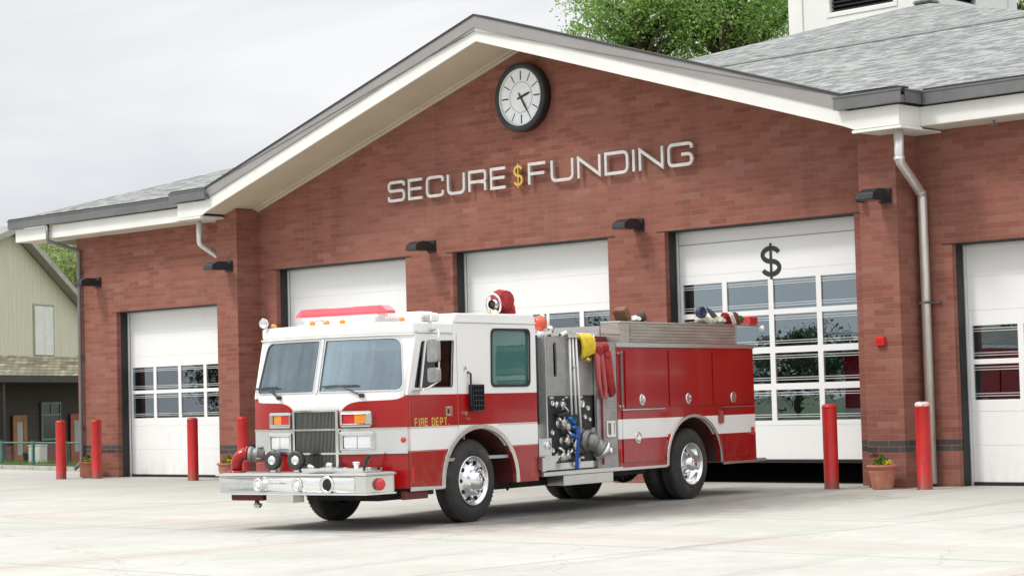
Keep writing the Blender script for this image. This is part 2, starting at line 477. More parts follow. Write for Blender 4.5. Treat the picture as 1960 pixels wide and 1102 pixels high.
def ground_mat(name, kind):
    m, t, p = newmat(name)
    pos = coords(t, 'World')
    n1 = noise(t, pos, .35, 6, .6)
    n2 = noise(t, pos, 3.0, 8, .7)
    n3 = noise(t, pos, 60, 4, .7)
    if kind == 'concrete':
        s = t.nodes.new('ShaderNodeSeparateXYZ')
        t.links.new(pos, s.inputs[0])
        c = ramp(t, n1, [(.3, (.47, .465, .42)), (.7, (.585, .58, .535))])
        c = mixc(t, .5, c, mixc(t, 1.0, c, ramp(t, n2, [(.3, (.82,) * 3), (.7, (1.12,) * 3)]), 'MULTIPLY'))
        c = mixc(t, .35, c, mixc(t, 1.0, c, ramp(t, n3, [(.3, (.75,) * 3), (.7, (1.2,) * 3)]), 'MULTIPLY'))
        # rust-pink aggregate bands and saw-cut joints between the slabs
        wob = math_n(t, 'MULTIPLY', math_n(t, 'SUBTRACT', noise(t, pos, 1.1, 4), .5), .35)
        def lines(axis, per, off, wd):
            a = math_n(t, 'ADD', axis, off)
            a = math_n(t, 'ABSOLUTE', math_n(t, 'SUBTRACT', math_n(t, 'FRACT', math_n(t, 'DIVIDE', a, per)), .5))
            return math_n(t, 'LESS_THAN', a, wd / per / 2)
        xw = math_n(t, 'ADD', s.outputs[0], wob)
        yw = math_n(t, 'ADD', s.outputs[1], wob)
        band = math_n(t, 'MAXIMUM', lines(xw, 9.33, -11.99, .8), lines(yw, 30.0, 26.3, .8))
        bf = math_n(t, 'MULTIPLY', band, ramp(t, n2, [(.25, (.0,) * 3), (.7, (.5,) * 3)]))
        c = mixc(t, bf, c, (.50, .37, .33))
        near = ramp(t, math_n(t, 'MULTIPLY_ADD', math_n(t, 'ADD', s.outputs[1], math_n(t, 'MULTIPLY', n2, 4.0)), .08, .9), [(.35, (0,) * 3), (.95, (.5,) * 3)])
        c = mixc(t, near, c, (.36, .365, .32))
        joint = math_n(t, 'MAXIMUM', lines(s.outputs[0], 4.665, -11.99 + 2.33, .03), lines(s.outputs[1], 4.5, 1.2, .03))
        c = mixc(t, math_n(t, 'MULTIPLY', joint, .9), c, (.22, .215, .19))
        # tyre marks along the way in and out
        tm = math_n(t, 'ABSOLUTE', math_n(t, 'SUBTRACT', math_n(t, 'FRACT', math_n(t, 'DIVIDE', math_n(t, 'ADD', xw, math_n(t, 'MULTIPLY', s.outputs[1], .16)), 2.05)), .5))
        tm = math_n(t, 'LESS_THAN', tm, .07)
        tn = ramp(t, noise(t, coords(t, 'World', (.9, .12, 1)), 1.0, 5, .6), [(.48, (0,) * 3), (.66, (.32,) * 3)])
        c = mixc(t, math_n(t, 'MULTIPLY', tm, tn), c, (.24, .23, .21))
        sp = ramp(t, noise(t, pos, 7.0, 3, .5), [(.66, (0,) * 3), (.72, (.4,) * 3)])
        c = mixc(t, sp, c, (.34, .33, .30))
        # greenish algae and damp patches
        al = ramp(t, noise(t, coords(t, 'World', (.4, .4, .4)), 1.0, 5, .65, .6), [(.5, (0,) * 3), (.72, (.35,) * 3)])
        c = mixc(t, al, c, (.42, .44, .38))
        # cracks
        vo = t.nodes.new('ShaderNodeTexVoronoi')
        vo.feature = 'DISTANCE_TO_EDGE'
        vo.inputs['Scale'].default_value = .22
        wv = t.nodes.new('ShaderNodeVectorMath')
        wv.operation = 'ADD'
        nzv = t.nodes.new('ShaderNodeTexNoise')
        nzv.inputs['Scale'].default_value = 1.2
        nzv.inputs['Detail'].default_value = 6
        t.links.new(pos, nzv.inputs['Vector'])
        t.links.new(pos, wv.inputs[0])
        t.links.new(nzv.outputs['Color'], wv.inputs[1])
        t.links.new(wv.outputs[0], vo.inputs['Vector'])
        ck = math_n(t, 'LESS_THAN', vo.outputs['Distance'], .0018)
        c = mixc(t, math_n(t, 'MULTIPLY', ck, .45), c, (.25, .24, .22))
        # oil and water drips where the engine stands, with its shadow painted in
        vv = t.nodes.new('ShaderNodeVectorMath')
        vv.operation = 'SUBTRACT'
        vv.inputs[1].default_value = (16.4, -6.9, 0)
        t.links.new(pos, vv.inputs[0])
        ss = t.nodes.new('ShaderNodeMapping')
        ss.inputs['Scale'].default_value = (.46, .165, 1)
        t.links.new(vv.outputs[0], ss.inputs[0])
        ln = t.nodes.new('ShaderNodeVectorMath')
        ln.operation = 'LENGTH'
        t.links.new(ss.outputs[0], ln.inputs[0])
        wet_shade = ramp(t, math_n(t, 'ADD', ln.outputs['Value'], math_n(t, 'MULTIPLY', math_n(t, 'SUBTRACT', n2, .5), 1.3)), [(.35, (.78,) * 3), (1.05, (0,) * 3)])
        c = mixc(t, wet_shade, c, (.17, .165, .15))
        t.links.new(c, p.inputs['Base Color'])
        r = math_n(t, 'SUBTRACT', .82, math_n(t, 'MULTIPLY', wet_shade, .45))
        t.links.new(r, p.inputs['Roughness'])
        p.inputs['Specular IOR Level'].default_value = .3
        bump(t, p, math_n(t, 'ADD', n2, math_n(t, 'MULTIPLY', n3, .4)), .35, .01)
    else:
        c = ramp(t, n1, [(.3, (.13, .15, .08)), (.7, (.24, .24, .18))])
        c = mixc(t, ramp(t, n2, [(.4, (0,) * 3), (.6, (.7,) * 3)]), c, (.07, .13, .035))
        t.links.new(c, p.inputs['Base Color'])
        p.inputs['Roughness'].default_value = 1
        bump(t, p, n3, .6, .05)
    return m
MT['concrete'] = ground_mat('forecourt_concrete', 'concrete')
MT['earth'] = ground_mat('earth_and_grass', 'earth')

def leaf_mat(name, c1, c2, trans=.35):
    m, t, p = newmat(name)
    t.nodes.remove(p)
    o = t.nodes['Material Output']
    g = t.nodes.new('ShaderNodeNewGeometry')
    rnd = g.outputs['Random Per Island']
    n1 = noise(t, coords(t, 'Object'), .5, 3)
    f = math_n(t, 'ADD', math_n(t, 'MULTIPLY', rnd, .6), math_n(t, 'MULTIPLY', n1, .5))
    c = ramp(t, f, [(.15, c1), (.85, c2)])
    d = t.nodes.new('ShaderNodeBsdfDiffuse')
    tr = t.nodes.new('ShaderNodeBsdfTranslucent')
    t.links.new(c, d.inputs[0])
    t.links.new(c, tr.inputs[0])
    ms = t.nodes.new('ShaderNodeMixShader')
    ms.inputs[0].default_value = trans
    t.links.new(d.outputs[0], ms.inputs[1])
    t.links.new(tr.outputs[0], ms.inputs[2])
    t.links.new(ms.outputs[0], o.inputs[0])
    return m
MT['leaf'] = leaf_mat('leaf_green', (.12, .25, .05), (.42, .60, .20), .5)
MT['leaf_far'] = leaf_mat('leaf_far', (.05, .08, .035), (.14, .19, .10), .35)
MT['leaf2'] = leaf_mat('leaf_yellow_green', (.22, .30, .10), (.52, .60, .30), .5)
MT['plant'] = leaf_mat('plant_green', (.05, .14, .02), (.22, .34, .06))
MT['flower_y'] = simple('yellow_petals', (.78, .62, .03), .7)
MT['flower_d'] = simple('dark_red_petals', (.16, .02, .03), .7)

# ------------------------------------------------------------------ builders
class B:
    def __init__(s):
        s.bm = bmesh.new()
        s.mi = 0
        s.smooth = False
    def _tag(s, faces):
        for f in faces:
            f.material_index = s.mi
            f.smooth = s.smooth
    def box(s, x0, x1, y0, y1, z0, z1, bev=0, seg=2):
        r = bmesh.ops.create_cube(s.bm, size=1)
        vs_ = r['verts']
        for v in vs_:
            v.co = Vector((x0 + (v.co.x + .5) * (x1 - x0), y0 + (v.co.y + .5) * (y1 - y0), z0 + (v.co.z + .5) * (z1 - z0)))
        fs = set(f for v in vs_ for f in v.link_faces)
        if bev:
            es = list(set(e for v in vs_ for e in v.link_edges))
            rr = bmesh.ops.bevel(s.bm, geom=es, offset=bev, segments=seg, affect='EDGES', profile=.5)
            fs = set(f for f in fs if f.is_valid) | set(rr['faces'])
        s._tag(fs)
        return s
    def obox(s, mat4, sx, sy, sz, bev=0):
        r = bmesh.ops.create_cube(s.bm, size=1)
        vs_ = r['verts']
        for v in vs_:
            v.co = mat4 @ Vector((v.co.x * sx, v.co.y * sy, v.co.z * sz))
        fs = set(f for v in vs_ for f in v.link_faces)
        if bev:
            es = list(set(e for v in vs_ for e in v.link_edges))
            rr = bmesh.ops.bevel(s.bm, geom=es, offset=bev, segments=2, affect='EDGES')
            fs = set(f for f in fs if f.is_valid) | set(rr['faces'])
        s._tag(fs)
        return s
    def lathe(s, prof, o, axis=(0, 0, 1), seg=32, closed=False):
        """prof: list of (radius, distance along axis)"""
        a = Vector(axis).normalized()
        t = Vector((0, 0, 1)) if abs(a.z) < .9 else Vector((1, 0, 0))
        e1 = a.cross(t).normalized()
        e2 = a.cross(e1)
        o = Vector(o)
        rings = []
        for r, h in prof:
            if r < 1e-6:
                rings.append([s.bm.verts.new(o + a * h)])
            else:
                rings.append([s.bm.verts.new(o + a * h + (e1 * math.cos(2 * math.pi * k / seg) + e2 * math.sin(2 * math.pi * k / seg)) * r) for k in range(seg)])
        fs = []
        pr = list(zip(rings, rings[1:]))
        if closed: pr.append((rings[-1], rings[0]))
        for A, C in pr:
            for k in range(seg):
                k2 = (k + 1) % seg
                if len(A) == 1 and len(C) == 1: continue
                if len(A) == 1: fs.append(s.bm.faces.new((A[0], C[k2], C[k])))
                elif len(C) == 1: fs.append(s.bm.faces.new((A[k], A[k2], C[0])))
                else: fs.append(s.bm.faces.new((A[k], A[k2], C[k2], C[k])))
        s._tag(fs)
        return s
    def cyl(s, p0, p1, r, r2=None, seg=16):
        p0, p1 = Vector(p0), Vector(p1)
        L = (p1 - p0).length
        return s.lathe([(0, 0), (r, 0), (r if r2 is None else r2, L), (0, L)], p0, p1 - p0, seg)
    def tube(s, pts, r, seg=8, caps=True):
        pts = [Vector(p) for p in pts]
        rr = r if isinstance(r, (list, tuple)) else [r] * len(pts)
        prev = None
        rings = []
        ref = Vector((.013, .021, 1))
        for i, p in enumerate(pts):
            d = (pts[min(i + 1, len(pts) - 1)] - pts[max(i - 1, 0)]).normalized()
            if prev is None:
                e1 = d.cross(ref if abs(d.dot(ref.normalized())) < .95 else Vector((1, 0, .01))).normalized()
            else:
                e1 = (prev - d * prev.dot(d)).normalized()
            prev = e1
            e2 = d.cross(e1)
            rings.append([s.bm.verts.new(p + (e1 * math.cos(2 * math.pi * k / seg) + e2 * math.sin(2 * math.pi * k / seg)) * rr[i]) for k in range(seg)])
        fs = []
        for A, C in zip(rings, rings[1:]):
            for k in range(seg):
                k2 = (k + 1) % seg
                fs.append(s.bm.faces.new((A[k], A[k2], C[k2], C[k])))
        if caps:
            fs.append(s.bm.faces.new(rings[0][::-1]))
            fs.append(s.bm.faces.new(rings[-1]))
        s._tag(fs)
        return s
    def sphere(s, c, r, sc=(1, 1, 1), sub=2, jit=0, rnd=None):
        q = bmesh.ops.create_icosphere(s.bm, subdivisions=sub, radius=1)
        for v in q['verts']:
            k = 1 + (rnd.uniform(-jit, jit) if rnd else 0)
            v.co = Vector((c[0] + v.co.x * r * sc[0] * k, c[1] + v.co.y * r * sc[1] * k, c[2] + v.co.z * r * sc[2] * k))
        s._tag(set(f for v in q['verts'] for f in v.link_faces))
        return s
    def plate(s, outer, holes=(), depth=.02, f=None, cuts=None, base=0.0):
        """flat shape with holes in (a,b); extruded from c=base to base+depth; f maps (a,b,c) to space"""
        loops = [[Vector((a, b, 0)) for a, b in outer]] + [[Vector((a, b, 0)) for a, b in h] for h in holes]
        tris = tessellate_polygon(loops)
        flat = [v for lp in loops for v in lp]
        tb = bmesh.new()
        A = [tb.verts.new((v.x, v.y, base)) for v in flat]
        C = [tb.verts.new((v.x, v.y, base + depth)) for v in flat]
        for tr in tris:
            if len(set(tr)) < 3: continue
            try:
                tb.faces.new([A[i] for i in tr])
                tb.faces.new([C[i] for i in tr[::-1]])
            except ValueError: pass
        k = 0
        for lp in loops:
            n = len(lp)
            for i in range(n):
                j = (i + 1) % n
                try: tb.faces.new((A[k + i], A[k + j], C[k + j], C[k + i]))
                except ValueError: pass
            k += n
        if cuts:
            for a in cuts:
                bmesh.ops.bisect_plane(tb, geom=tb.verts[:] + tb.edges[:] + tb.faces[:], plane_co=(a, 0, 0), plane_no=(1, 0, 0), dist=1e-5)
        bmesh.ops.recalc_face_normals(tb, faces=tb.faces[:])
        vm = {}
        for v in tb.verts:
            co = Vector(f(v.co.x, v.co.y, v.co.z)) if f else v.co.copy()
            vm[v] = s.bm.verts.new(co)
        fs = []
        for fc in tb.faces:
            fs.append(s.bm.faces.new([vm[v] for v in fc.verts]))
        s._tag(fs)
        tb.free()
        return s
    def quad(s, *pts):
        s._tag([s.bm.faces.new([s.bm.verts.new(Vector(p)) for p in pts])])
        return s
    def obj(s, name, mats, parent=None, world=False, recalc=True, bevel=0):
        if recalc:
            bmesh.ops.recalc_face_normals(s.bm, faces=s.bm.faces[:])
        me = bpy.data.meshes.new(name)
        if parent is not None and world:
            p = parent
            off = Vector((0, 0, 0))
            while p:
                off += p.location
                p = p.parent
            bmesh.ops.translate(s.bm, vec=-off, verts=s.bm.verts[:])
        s.bm.to_mesh(me)
        s.bm.free()
        if not isinstance(mats, (list, tuple)): mats = [mats]
        for m in mats:
            me.materials.append(MT[m] if isinstance(m, str) else m)
        o = bpy.data.objects.new(name, me)
        COL.objects.link(o)
        if parent is not None: o.parent = parent
        if bevel:
            md = o.modifiers.new('bevel', 'BEVEL')
            md.width = bevel
            md.segments = 2
            md.limit_method = 'ANGLE'
            md.angle_limit = R(40)
        return o

def tag(o, label=None, cat=None, group=None, kind=None):
    if label: o['label'] = label
    if cat: o['category'] = cat
    if group: o['group'] = group
    if kind: o['kind'] = kind
    return o

def empty(name, loc=(0, 0, 0), rz=0.0):
    o = bpy.data.objects.new(name, None)
    o.location = loc
    o.rotation_euler = (0, 0, rz)
    o.empty_display_size = .2
    COL.objects.link(o)
    return o

def copy_tree(o, parent=None):
    c = o.copy()
    COL.objects.link(c)
    c.parent = parent
    for ch in list(o.children):
        copy_tree(ch, c)
    return c

def rrect(x0, x1, y0, y1, r, n=5):
    if isinstance(r, (int, float)): r = [r] * 4
    pts = []
    for (cx, cy, a0), q in zip((((x1, y1, 0)), ((x0, y1, 90)), ((x0, y0, 180)), ((x1, y0, 270))), r):
        sx = -1 if cx == x1 else 1
        sy = -1 if cy == y1 else 1
        for k in range(n + 1):
            a = R(a0 + 90 * k / n)
            pts.append((cx + sx * q + math.cos(a) * q, cy + sy * q + math.sin(a) * q))
    return pts

def roundpoly(pts, r, n=5):
    out_ = []
    m = len(pts)
    for i in range(m):
        p0, p1, p2 = Vector(pts[i - 1]), Vector(pts[i]), Vector(pts[(i + 1) % m])
        rr = r[i] if isinstance(r, (list, tuple)) else r
        if rr <= 0:
            out_.append(tuple(p1))
            continue
        a = p1 + (p0 - p1).normalized() * min(rr, (p0 - p1).length * .49)
        c = p1 + (p2 - p1).normalized() * min(rr, (p2 - p1).length * .49)
        for k in range(n + 1):
            t_ = k / n
            q = a * (1 - t_) ** 2 + p1 * 2 * t_ * (1 - t_) + c * t_ * t_
            out_.append((q.x, q.y))
    return out_

# ------------------------------------------------------------------ stroke lettering
def arcpath(pts, r, n=6):
    o_ = [Vector(pts[0])]
    for i in range(1, len(pts) - 1):
        p0, p1, p2 = Vector(pts[i - 1]), Vector(pts[i]), Vector(pts[i + 1])
        if r <= 0:
            o_.append(p1); continue
        a = p1 + (p0 - p1).normalized() * min(r, (p0 - p1).length * .5)
        c = p1 + (p2 - p1).normalized() * min(r, (p2 - p1).length * .5)
        for k in range(n + 1):
            t_ = k / n
            o_.append(a * (1 - t_) ** 2 + p1 * 2 * t_ * (1 - t_) + c * t_ * t_)
    o_.append(Vector(pts[-1]))
    return o_

def ribbon(path, wd):
    L, Rr = [], []
    n = len(path)
    for i, p in enumerate(path):
        d0 = (p - path[i - 1]).normalized() if i > 0 else None
        d1 = (path[i + 1] - p).normalized() if i < n - 1 else None
        if d0 is None: d0 = d1
        if d1 is None: d1 = d0
        t_ = (d0 + d1)
        t_ = t_.normalized() if t_.length > 1e-6 else d0
        nrm = Vector((-t_.y, t_.x))
        k = 1 / max(.5, math.sqrt(max(.01, (1 + d0.dot(d1)) / 2)))
        L.append(p + nrm * wd / 2 * k)
        Rr.append(p - nrm * wd / 2 * k)
    q = [tuple(v) for v in L] + [tuple(v) for v in Rr[::-1]]
    return q
# each glyph: (advance width, [(closed?, points, corner radius)]) in a unit-high box
GL = {
 'S': (1.12, [([(1.0, .78), (1.0, 1), (0, 1), (0, .53), (1.0, .53), (1.0, 0), (0, 0), (0, .22)], .26)]),
 'E': (1.0, [([(0.95, 1), (0, 1), (0, 0), (.95, 0)], 0), ([(.04, .52), (.9, .52)], 0)]),
 'C': (1.12, [([(1.0, .74), (1.0, 1), (0, 1), (0, 0), (1.0, 0), (1.0, .26)], .3)]),
 'U': (1.12, [([(0, 1.04), (0, 0), (1, 0), (1, 1.04)], .34)]),
 'R': (1.08, [([(0, -.04), (0, 1), (.98, 1), (.98, .46), (.04, .46)], .01), ([(.55, .46), (.98, .46), (.98, -.04)], .14)]),
 'F': (.95, [([(.9, 1), (0, 1), (0, -.04)], 0), ([(.04, .5), (.84, .5)], 0)]),
 'N': (1.12, [([(0, -.04), (0, .97), (1.0, .03), (1.0, 1.04)], 0)]),
 'D': (1.12, [([(0, 0), (0, 1), (1, 1), (1, 0), (-.04, 0)], .01)]),
 'I': (.12, [([(0, -.04), (0, 1.04)], 0)]),
 'G': (1.12, [([(1.0, .76), (1.0, 1), (0, 1), (0, 0), (1.0, 0), (1.0, .50), (.56, .50)], .3)]),
 'P': (1.0, [([(0, -.04), (0, 1), (.95, 1), (.95, .45), (.04, .45)], .18)]),
 'T': (1.0, [([(0, 1), (1, 1)], 0), ([(.5, .96), (.5, -.04)], 0)]),
 '.': (.2, [([(0.05, -.06), (0.05, .1)], 0)]),
}
# D and R need rounded outer corners only
GL['D'] = (1.12, [([(.5, 0), (1, 0), (1, 1), (.5, 1)], .36), ([(.52, 1), (0, 1), (0, 0), (.52, 0)], 0)])
GL['R'] = (1.08, [([(.5, 1), (.98, 1), (.98, .46), (.5, .46)], .2), ([(.52, 1), (0, 1), (0, -.04)], 0), ([(.52, .46), (.04, .46)], 0), ([(.6, .46), (.97, .40), (.97, -.04)], .14)])

def letter(ch, x, z, wd, ht, st, depth, f):
    b = B()
    k = 0
    for pts, r in GL[ch][1]:
        pp = [(x + a * wd, z + c * ht) for a, c in pts]
        path = arcpath(pp, r * ht * .9)
        b.plate(ribbon(path, st), [], depth + k * .0007, f)
        k += 1
    return b

# ------------------------------------------------------------------ ground
def grid_ground():
    bm = bmesh.new()
    xs = [-900, -300, -120] + [-70 + 4 * i for i in range(36)] + [120, 300, 900]
    ys = [-900, -300, -120, -60, -30] + [-2 + 2 * i for i in range(32)] + [90, 200, 400, 900]
    def h(x, y):
        t_ = (y - (2.9 - .2 * (x + 11.2)))
        q = max(0, min(1, t_ / 12))
        q = q * q * (3 - 2 * q)
        return -.03 - .42 * q
    V = [[bm.verts.new((x, y, h(x, y))) for y in ys] for x in xs]
    for i in range(len(xs) - 1):
        for j in range(len(ys) - 1):
            bm.faces.new((V[i][j], V[i + 1][j], V[i + 1][j + 1], V[i][j + 1]))
    me = bpy.data.meshes.new('ground')
    bm.to_mesh(me)
    me.materials.append(MT['earth'])
    o = bpy.data.objects.new('ground', me)
    COL.objects.link(o)
    tag(o, kind='structure')
grid_ground()
b = B()
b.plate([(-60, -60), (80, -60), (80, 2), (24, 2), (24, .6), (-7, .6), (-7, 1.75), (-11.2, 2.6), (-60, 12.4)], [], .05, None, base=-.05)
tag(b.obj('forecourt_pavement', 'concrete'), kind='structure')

# kerb at the far left edge of the forecourt
b = B()
a0, a1 = Vector((-40, 8.36, 0)), Vector((-7.7, 1.9, 0))
dv = (a1 - a0).normalized()
L = (a1 - a0).length
ang = math.atan2(dv.y, dv.x)
n = 14
for i in range(n):
    c = a0 + dv * (L * (i + .5) / n) + Vector((-dv.y, dv.x, 0)) * .12
    b.obox(Matrix.Translation((c.x, c.y, .0)) @ Matrix.Rotation(ang, 4, 'Z'), L / n - .015, .2, .22, .02)
tag(b.obj('kerb', 'kerb'), kind='structure')

# ------------------------------------------------------------------ fire station
CX = 7.537
ST = empty('fire_station', (CX, 0, 0))
tag(ST, 'long red brick fire station with white gable and grey shingle roof', 'building')
W_ = 4.113
G_ = 1.367
D1 = (0, W_)
D2 = (W_ + G_, 2 * W_ + G_)
D3 = (2 * (W_ + G_), 3 * W_ + 2 * G_)
D0 = (-5.913, -2.077)
D4 = (16.933, 20.77)
H1, H0 = 4.513, 3.872
XL, XR = -7.514, 21.75
GS = .305                                   # gable slope
GA = 8.34                                   # wall apex under soffit
def gz(x, a=GA): return a - GS * abs(x - CX)

gl_, gr_ = -1.0, 16.07
outer = [(XL, -.5), (XL, 5.72), (gl_, 5.72), (gl_, gz(gl_)), (CX, GA), (gr_, gz(gr_)), (gr_, 5.72), (XR, 5.72), (XR, -.5)]
outer = outer[:]
def door_notch(d, h): return [(d[1], -.5), (d[1], h), (d[0], h), (d[0], -.5)]
for d, h in ((D4, H0), (D3, H1), (D2, H1), (D1, H1), (D0, H0)):
    outer += door_notch(d, h)
fy = lambda a, b_, c: (a, c, b_)
b = B()
b.plate(outer, [], .35, fy)
# side and rear walls
b.box(XL, XL + .3, .352, 33, -.5, 5.72)
b.box(XR - .3, XR, .352, 33, -.5, 5.72)
b.box(XL + .302, XR - .302, 32.7, 33, -.5, 5.72)
b.obj('brick_wall', 'brick', ST, True)
# soldier course joint marks above doors: thin steel lintels
b = B()
for d, h in ((D0, H0), (D1, H1), (D2, H1), (D3, H1), (D4, H0)):
    b.box(d[0] - .18, d[1] + .18, -.006, .09, h - .004, h + .012)
b.obj('steel_lintel', 'rubber', ST, True)
PX0, PX1, PD = 15.625, 16.34, .629
for x0, x1 in ((PX0, PX1), (2 * CX - PX1, 2 * CX - PX0)):
    b = B()
    b.box(x0, x1, -PD, -.001, -.3, 5.85)
    b.obj('brick_pillar', 'brick', ST, True)
# interior floor and ceiling so that the bays are dark and enclosed
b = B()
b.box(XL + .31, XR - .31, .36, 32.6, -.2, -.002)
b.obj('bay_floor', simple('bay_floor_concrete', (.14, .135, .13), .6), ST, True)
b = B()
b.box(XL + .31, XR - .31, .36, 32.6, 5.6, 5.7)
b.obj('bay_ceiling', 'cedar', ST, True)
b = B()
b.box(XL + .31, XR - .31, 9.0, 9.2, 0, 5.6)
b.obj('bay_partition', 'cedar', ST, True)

# garage doors
PY = .35
def garage_door(d, h, rows, raise_=0.0, top_gap=0.0, sign=False, label=None):
    x0, x1 = d
    n = 4
    cw = (x1 - x0 - .03) / n
    z0, z1 = raise_ + .03, h - .02
    holes, panes = [], []
    for (ra, rb) in rows:
        for k in range(n):
            a = x0 + .015 + k * cw + (.055 if k else .075)
            c = x0 + .015 + (k + 1) * cw - (.05 if k < n - 1 else .075)
            holes.append([(a, ra), (c, ra), (c, rb), (a, rb)])
            panes.append((a, c, ra, rb))
    b = B()
    b.plate([(x0 + .02, z0), (x1 - .02, z0), (x1 - .02, z1), (x0 + .02, z1)], holes, .045, lambda a, c, e: (a, PY + .02 + e, c))
    o = b.obj('garage_door', 'doorwhite', ST, True)
    if label: o['label'] = label
    # section grooves (thin proud ribs between the panel sections)
    b = B()
    zz = z0 + .62
    while zz < z1 - .3:
        if not any(ra - .02 < zz < rb + .02 for ra, rb in rows):
            b.box(x0 + .03, x1 - .03, PY + .0165, PY + .0195, zz - .006, zz + .006)
        zz += .54
    b.obj('section_joint', MT['joint'], o, False).location = (0, 0, 0)
    o.children[-1].data.transform(Matrix.Translation((-CX, 0, 0)))
    for (a, c, ra, rb) in panes:
        b = B()
        b.box(a - .004, c + .004, PY + .044, PY + .05, ra - .004, rb + .004)
        q = b.obj('window_pane', 'doorglass', o)
        q.data.transform(Matrix.Translation((-CX, 0, 0)))
    # horizontal struts behind glass
    b = B()
    for (ra, rb) in rows:
        for zz in (ra + .06, ra + .10, rb - .05, rb - .09):
            for k in range(n):
                a_, c_, _, _ = panes[k]
                b.box(a_ - .003, c_ + .003, PY + .034, PY + .042, zz - .0055, zz + .0055)
    q = b.obj('strut', 'alutrack', o)
    q.data.transform(Matrix.Translation((-CX, 0, 0)))
    # bottom rubber seal
    b = B()
    b.box(x0 + .02, x1 - .02, PY + .015, PY + .075, raise_, raise_ + .028)
    b.box(x0 + .02, x1 - .02, PY + .01, PY + .014, raise_ + .028, raise_ + .06)
    q = b.obj('bottom_seal', 'rubber', o)
    q.data.transform(Matrix.Translation((-CX, 0, 0)))
    # black lining of the opening and pale track
    b = B()
    for xa, xb in ((x0 + .001, x0 + .012), (x1 - .012, x1 - .001)):
        b.box(xa, xb, .12, .30, 0, h - .001)
    b.box(x0 + .013, x1 - .013, .10, .30, h - .012, h - .001)
    b.obj('door_lining', 'rubber', ST, True)
    b = B()
    for xa, xb in ((x0 + .013, x0 + .035), (x1 - .035, x1 - .013)):
        b.box(xa, xb, .302, .348, 0, h - .013)
    b.box(x0 + .036, x1 - .036, .302, .348, h - .05, h - .013)
    b.obj('door_track', 'alutrack', ST, True)
    return o
rowsH = [(.73, 1.26), (1.38, 1.91), (2.02, 2.56), (2.68, 3.2)]
rows3 = [(1.09, 1.62), (1.73, 2.26), (2.37, 2.93), (3.02, 3.55)]
rows0 = [(1.37, 1.94), (2.02, 2.56)]
garage_door(D0, H0, rows0, label='short leftmost garage door with two rows of panes')
garage_door(D1, H1, rowsH)
garage_door(D2, H1, rowsH)
dd3 = garage_door(D3, H1, rows3, .36, label='partly raised tall garage door with dollar sign')
garage_door(D4, H0, rows0, label='short garage door at the right edge')
# top hood section of the raised door
b = B()
b.box(D3[0] + .03, D3[1] - .03, PY + .008, PY + .0195, 4.262, 4.275)
q = b.obj('hood_joint', 'greytrim', dd3)
q.data.transform(Matrix.Translation((-CX, 0, 0)))

def dollar(cx, cz, w2, h2, st, depth, f, bar=1.0):
    """S drawn with two arcs and a vertical bar through it"""
    rx, ry = w2 / 2 - st / 2, h2 / 4 - st / 4
    path = [Vector((cx + rx * math.cos(R(a)), cz + ry + ry * math.sin(R(a)))) for a in range(18, 262, 9)]
    path += [Vector((cx + rx * math.cos(R(a)), cz - ry + ry * math.sin(R(a)))) for a in range(81, -163, -9)]
    b = B()
    b.plate(ribbon(path, st), [], depth, f)
    b.plate([(cx - st * .3, cz - h2 / 2 * 1.17 * bar), (cx + st * .3, cz - h2 / 2 * 1.17 * bar), (cx + st * .3, cz + h2 / 2 * 1.17 * bar), (cx - st * .3, cz + h2 / 2 * 1.17 * bar)], [], depth + .0015, f)
    return b
DOL = (13.05, 3.86, .44, .54)
# gable trim -----------------------------------------------------------
FY = -1.26
xe0, xe1 = -.93, 16.0
def slope_board(y0, y1, zlo, zhi, mat, name, xa=xe0, xb=xe1, up=GS):
    f = lambda a, c, e: (a, y0 + e, c)
    b = B()
    pts = [(xa, zlo - up * (CX - xa)), (CX, zlo), (xb, zlo - up * (xb - CX)), (xb, zhi - up * (xb - CX)), (CX, zhi), (xa, zhi - up * (CX - xa))]
    b.plate(pts, [], y1 - y0, f)
    return b.obj(name, mat, ST, True)
slope_board(FY, FY + .04, 8.32, 8.58, 'white', 'gable_fascia')
slope_board(FY - .035, FY + .045, 8.582, 8.80, 'greytrim', 'barge_board', -.75, 15.82)
slope_board(FY - .055, FY + .3, 8.802, 8.835, 'shingle_edge', 'shingle_edge', -.80, 15.87)
slope_board(FY + .045, -.14, 8.34, 8.37, 'soffit', 'gable_soffit')
slope_board(-.135, -.06, 8.31, 8.345, 'soffit', 'soffit_trim', -.9, 15.97)
slope_board(-.055, -.01, 8.27, 8.335, 'soffit', 'soffit_trim', -.9, 15.97)

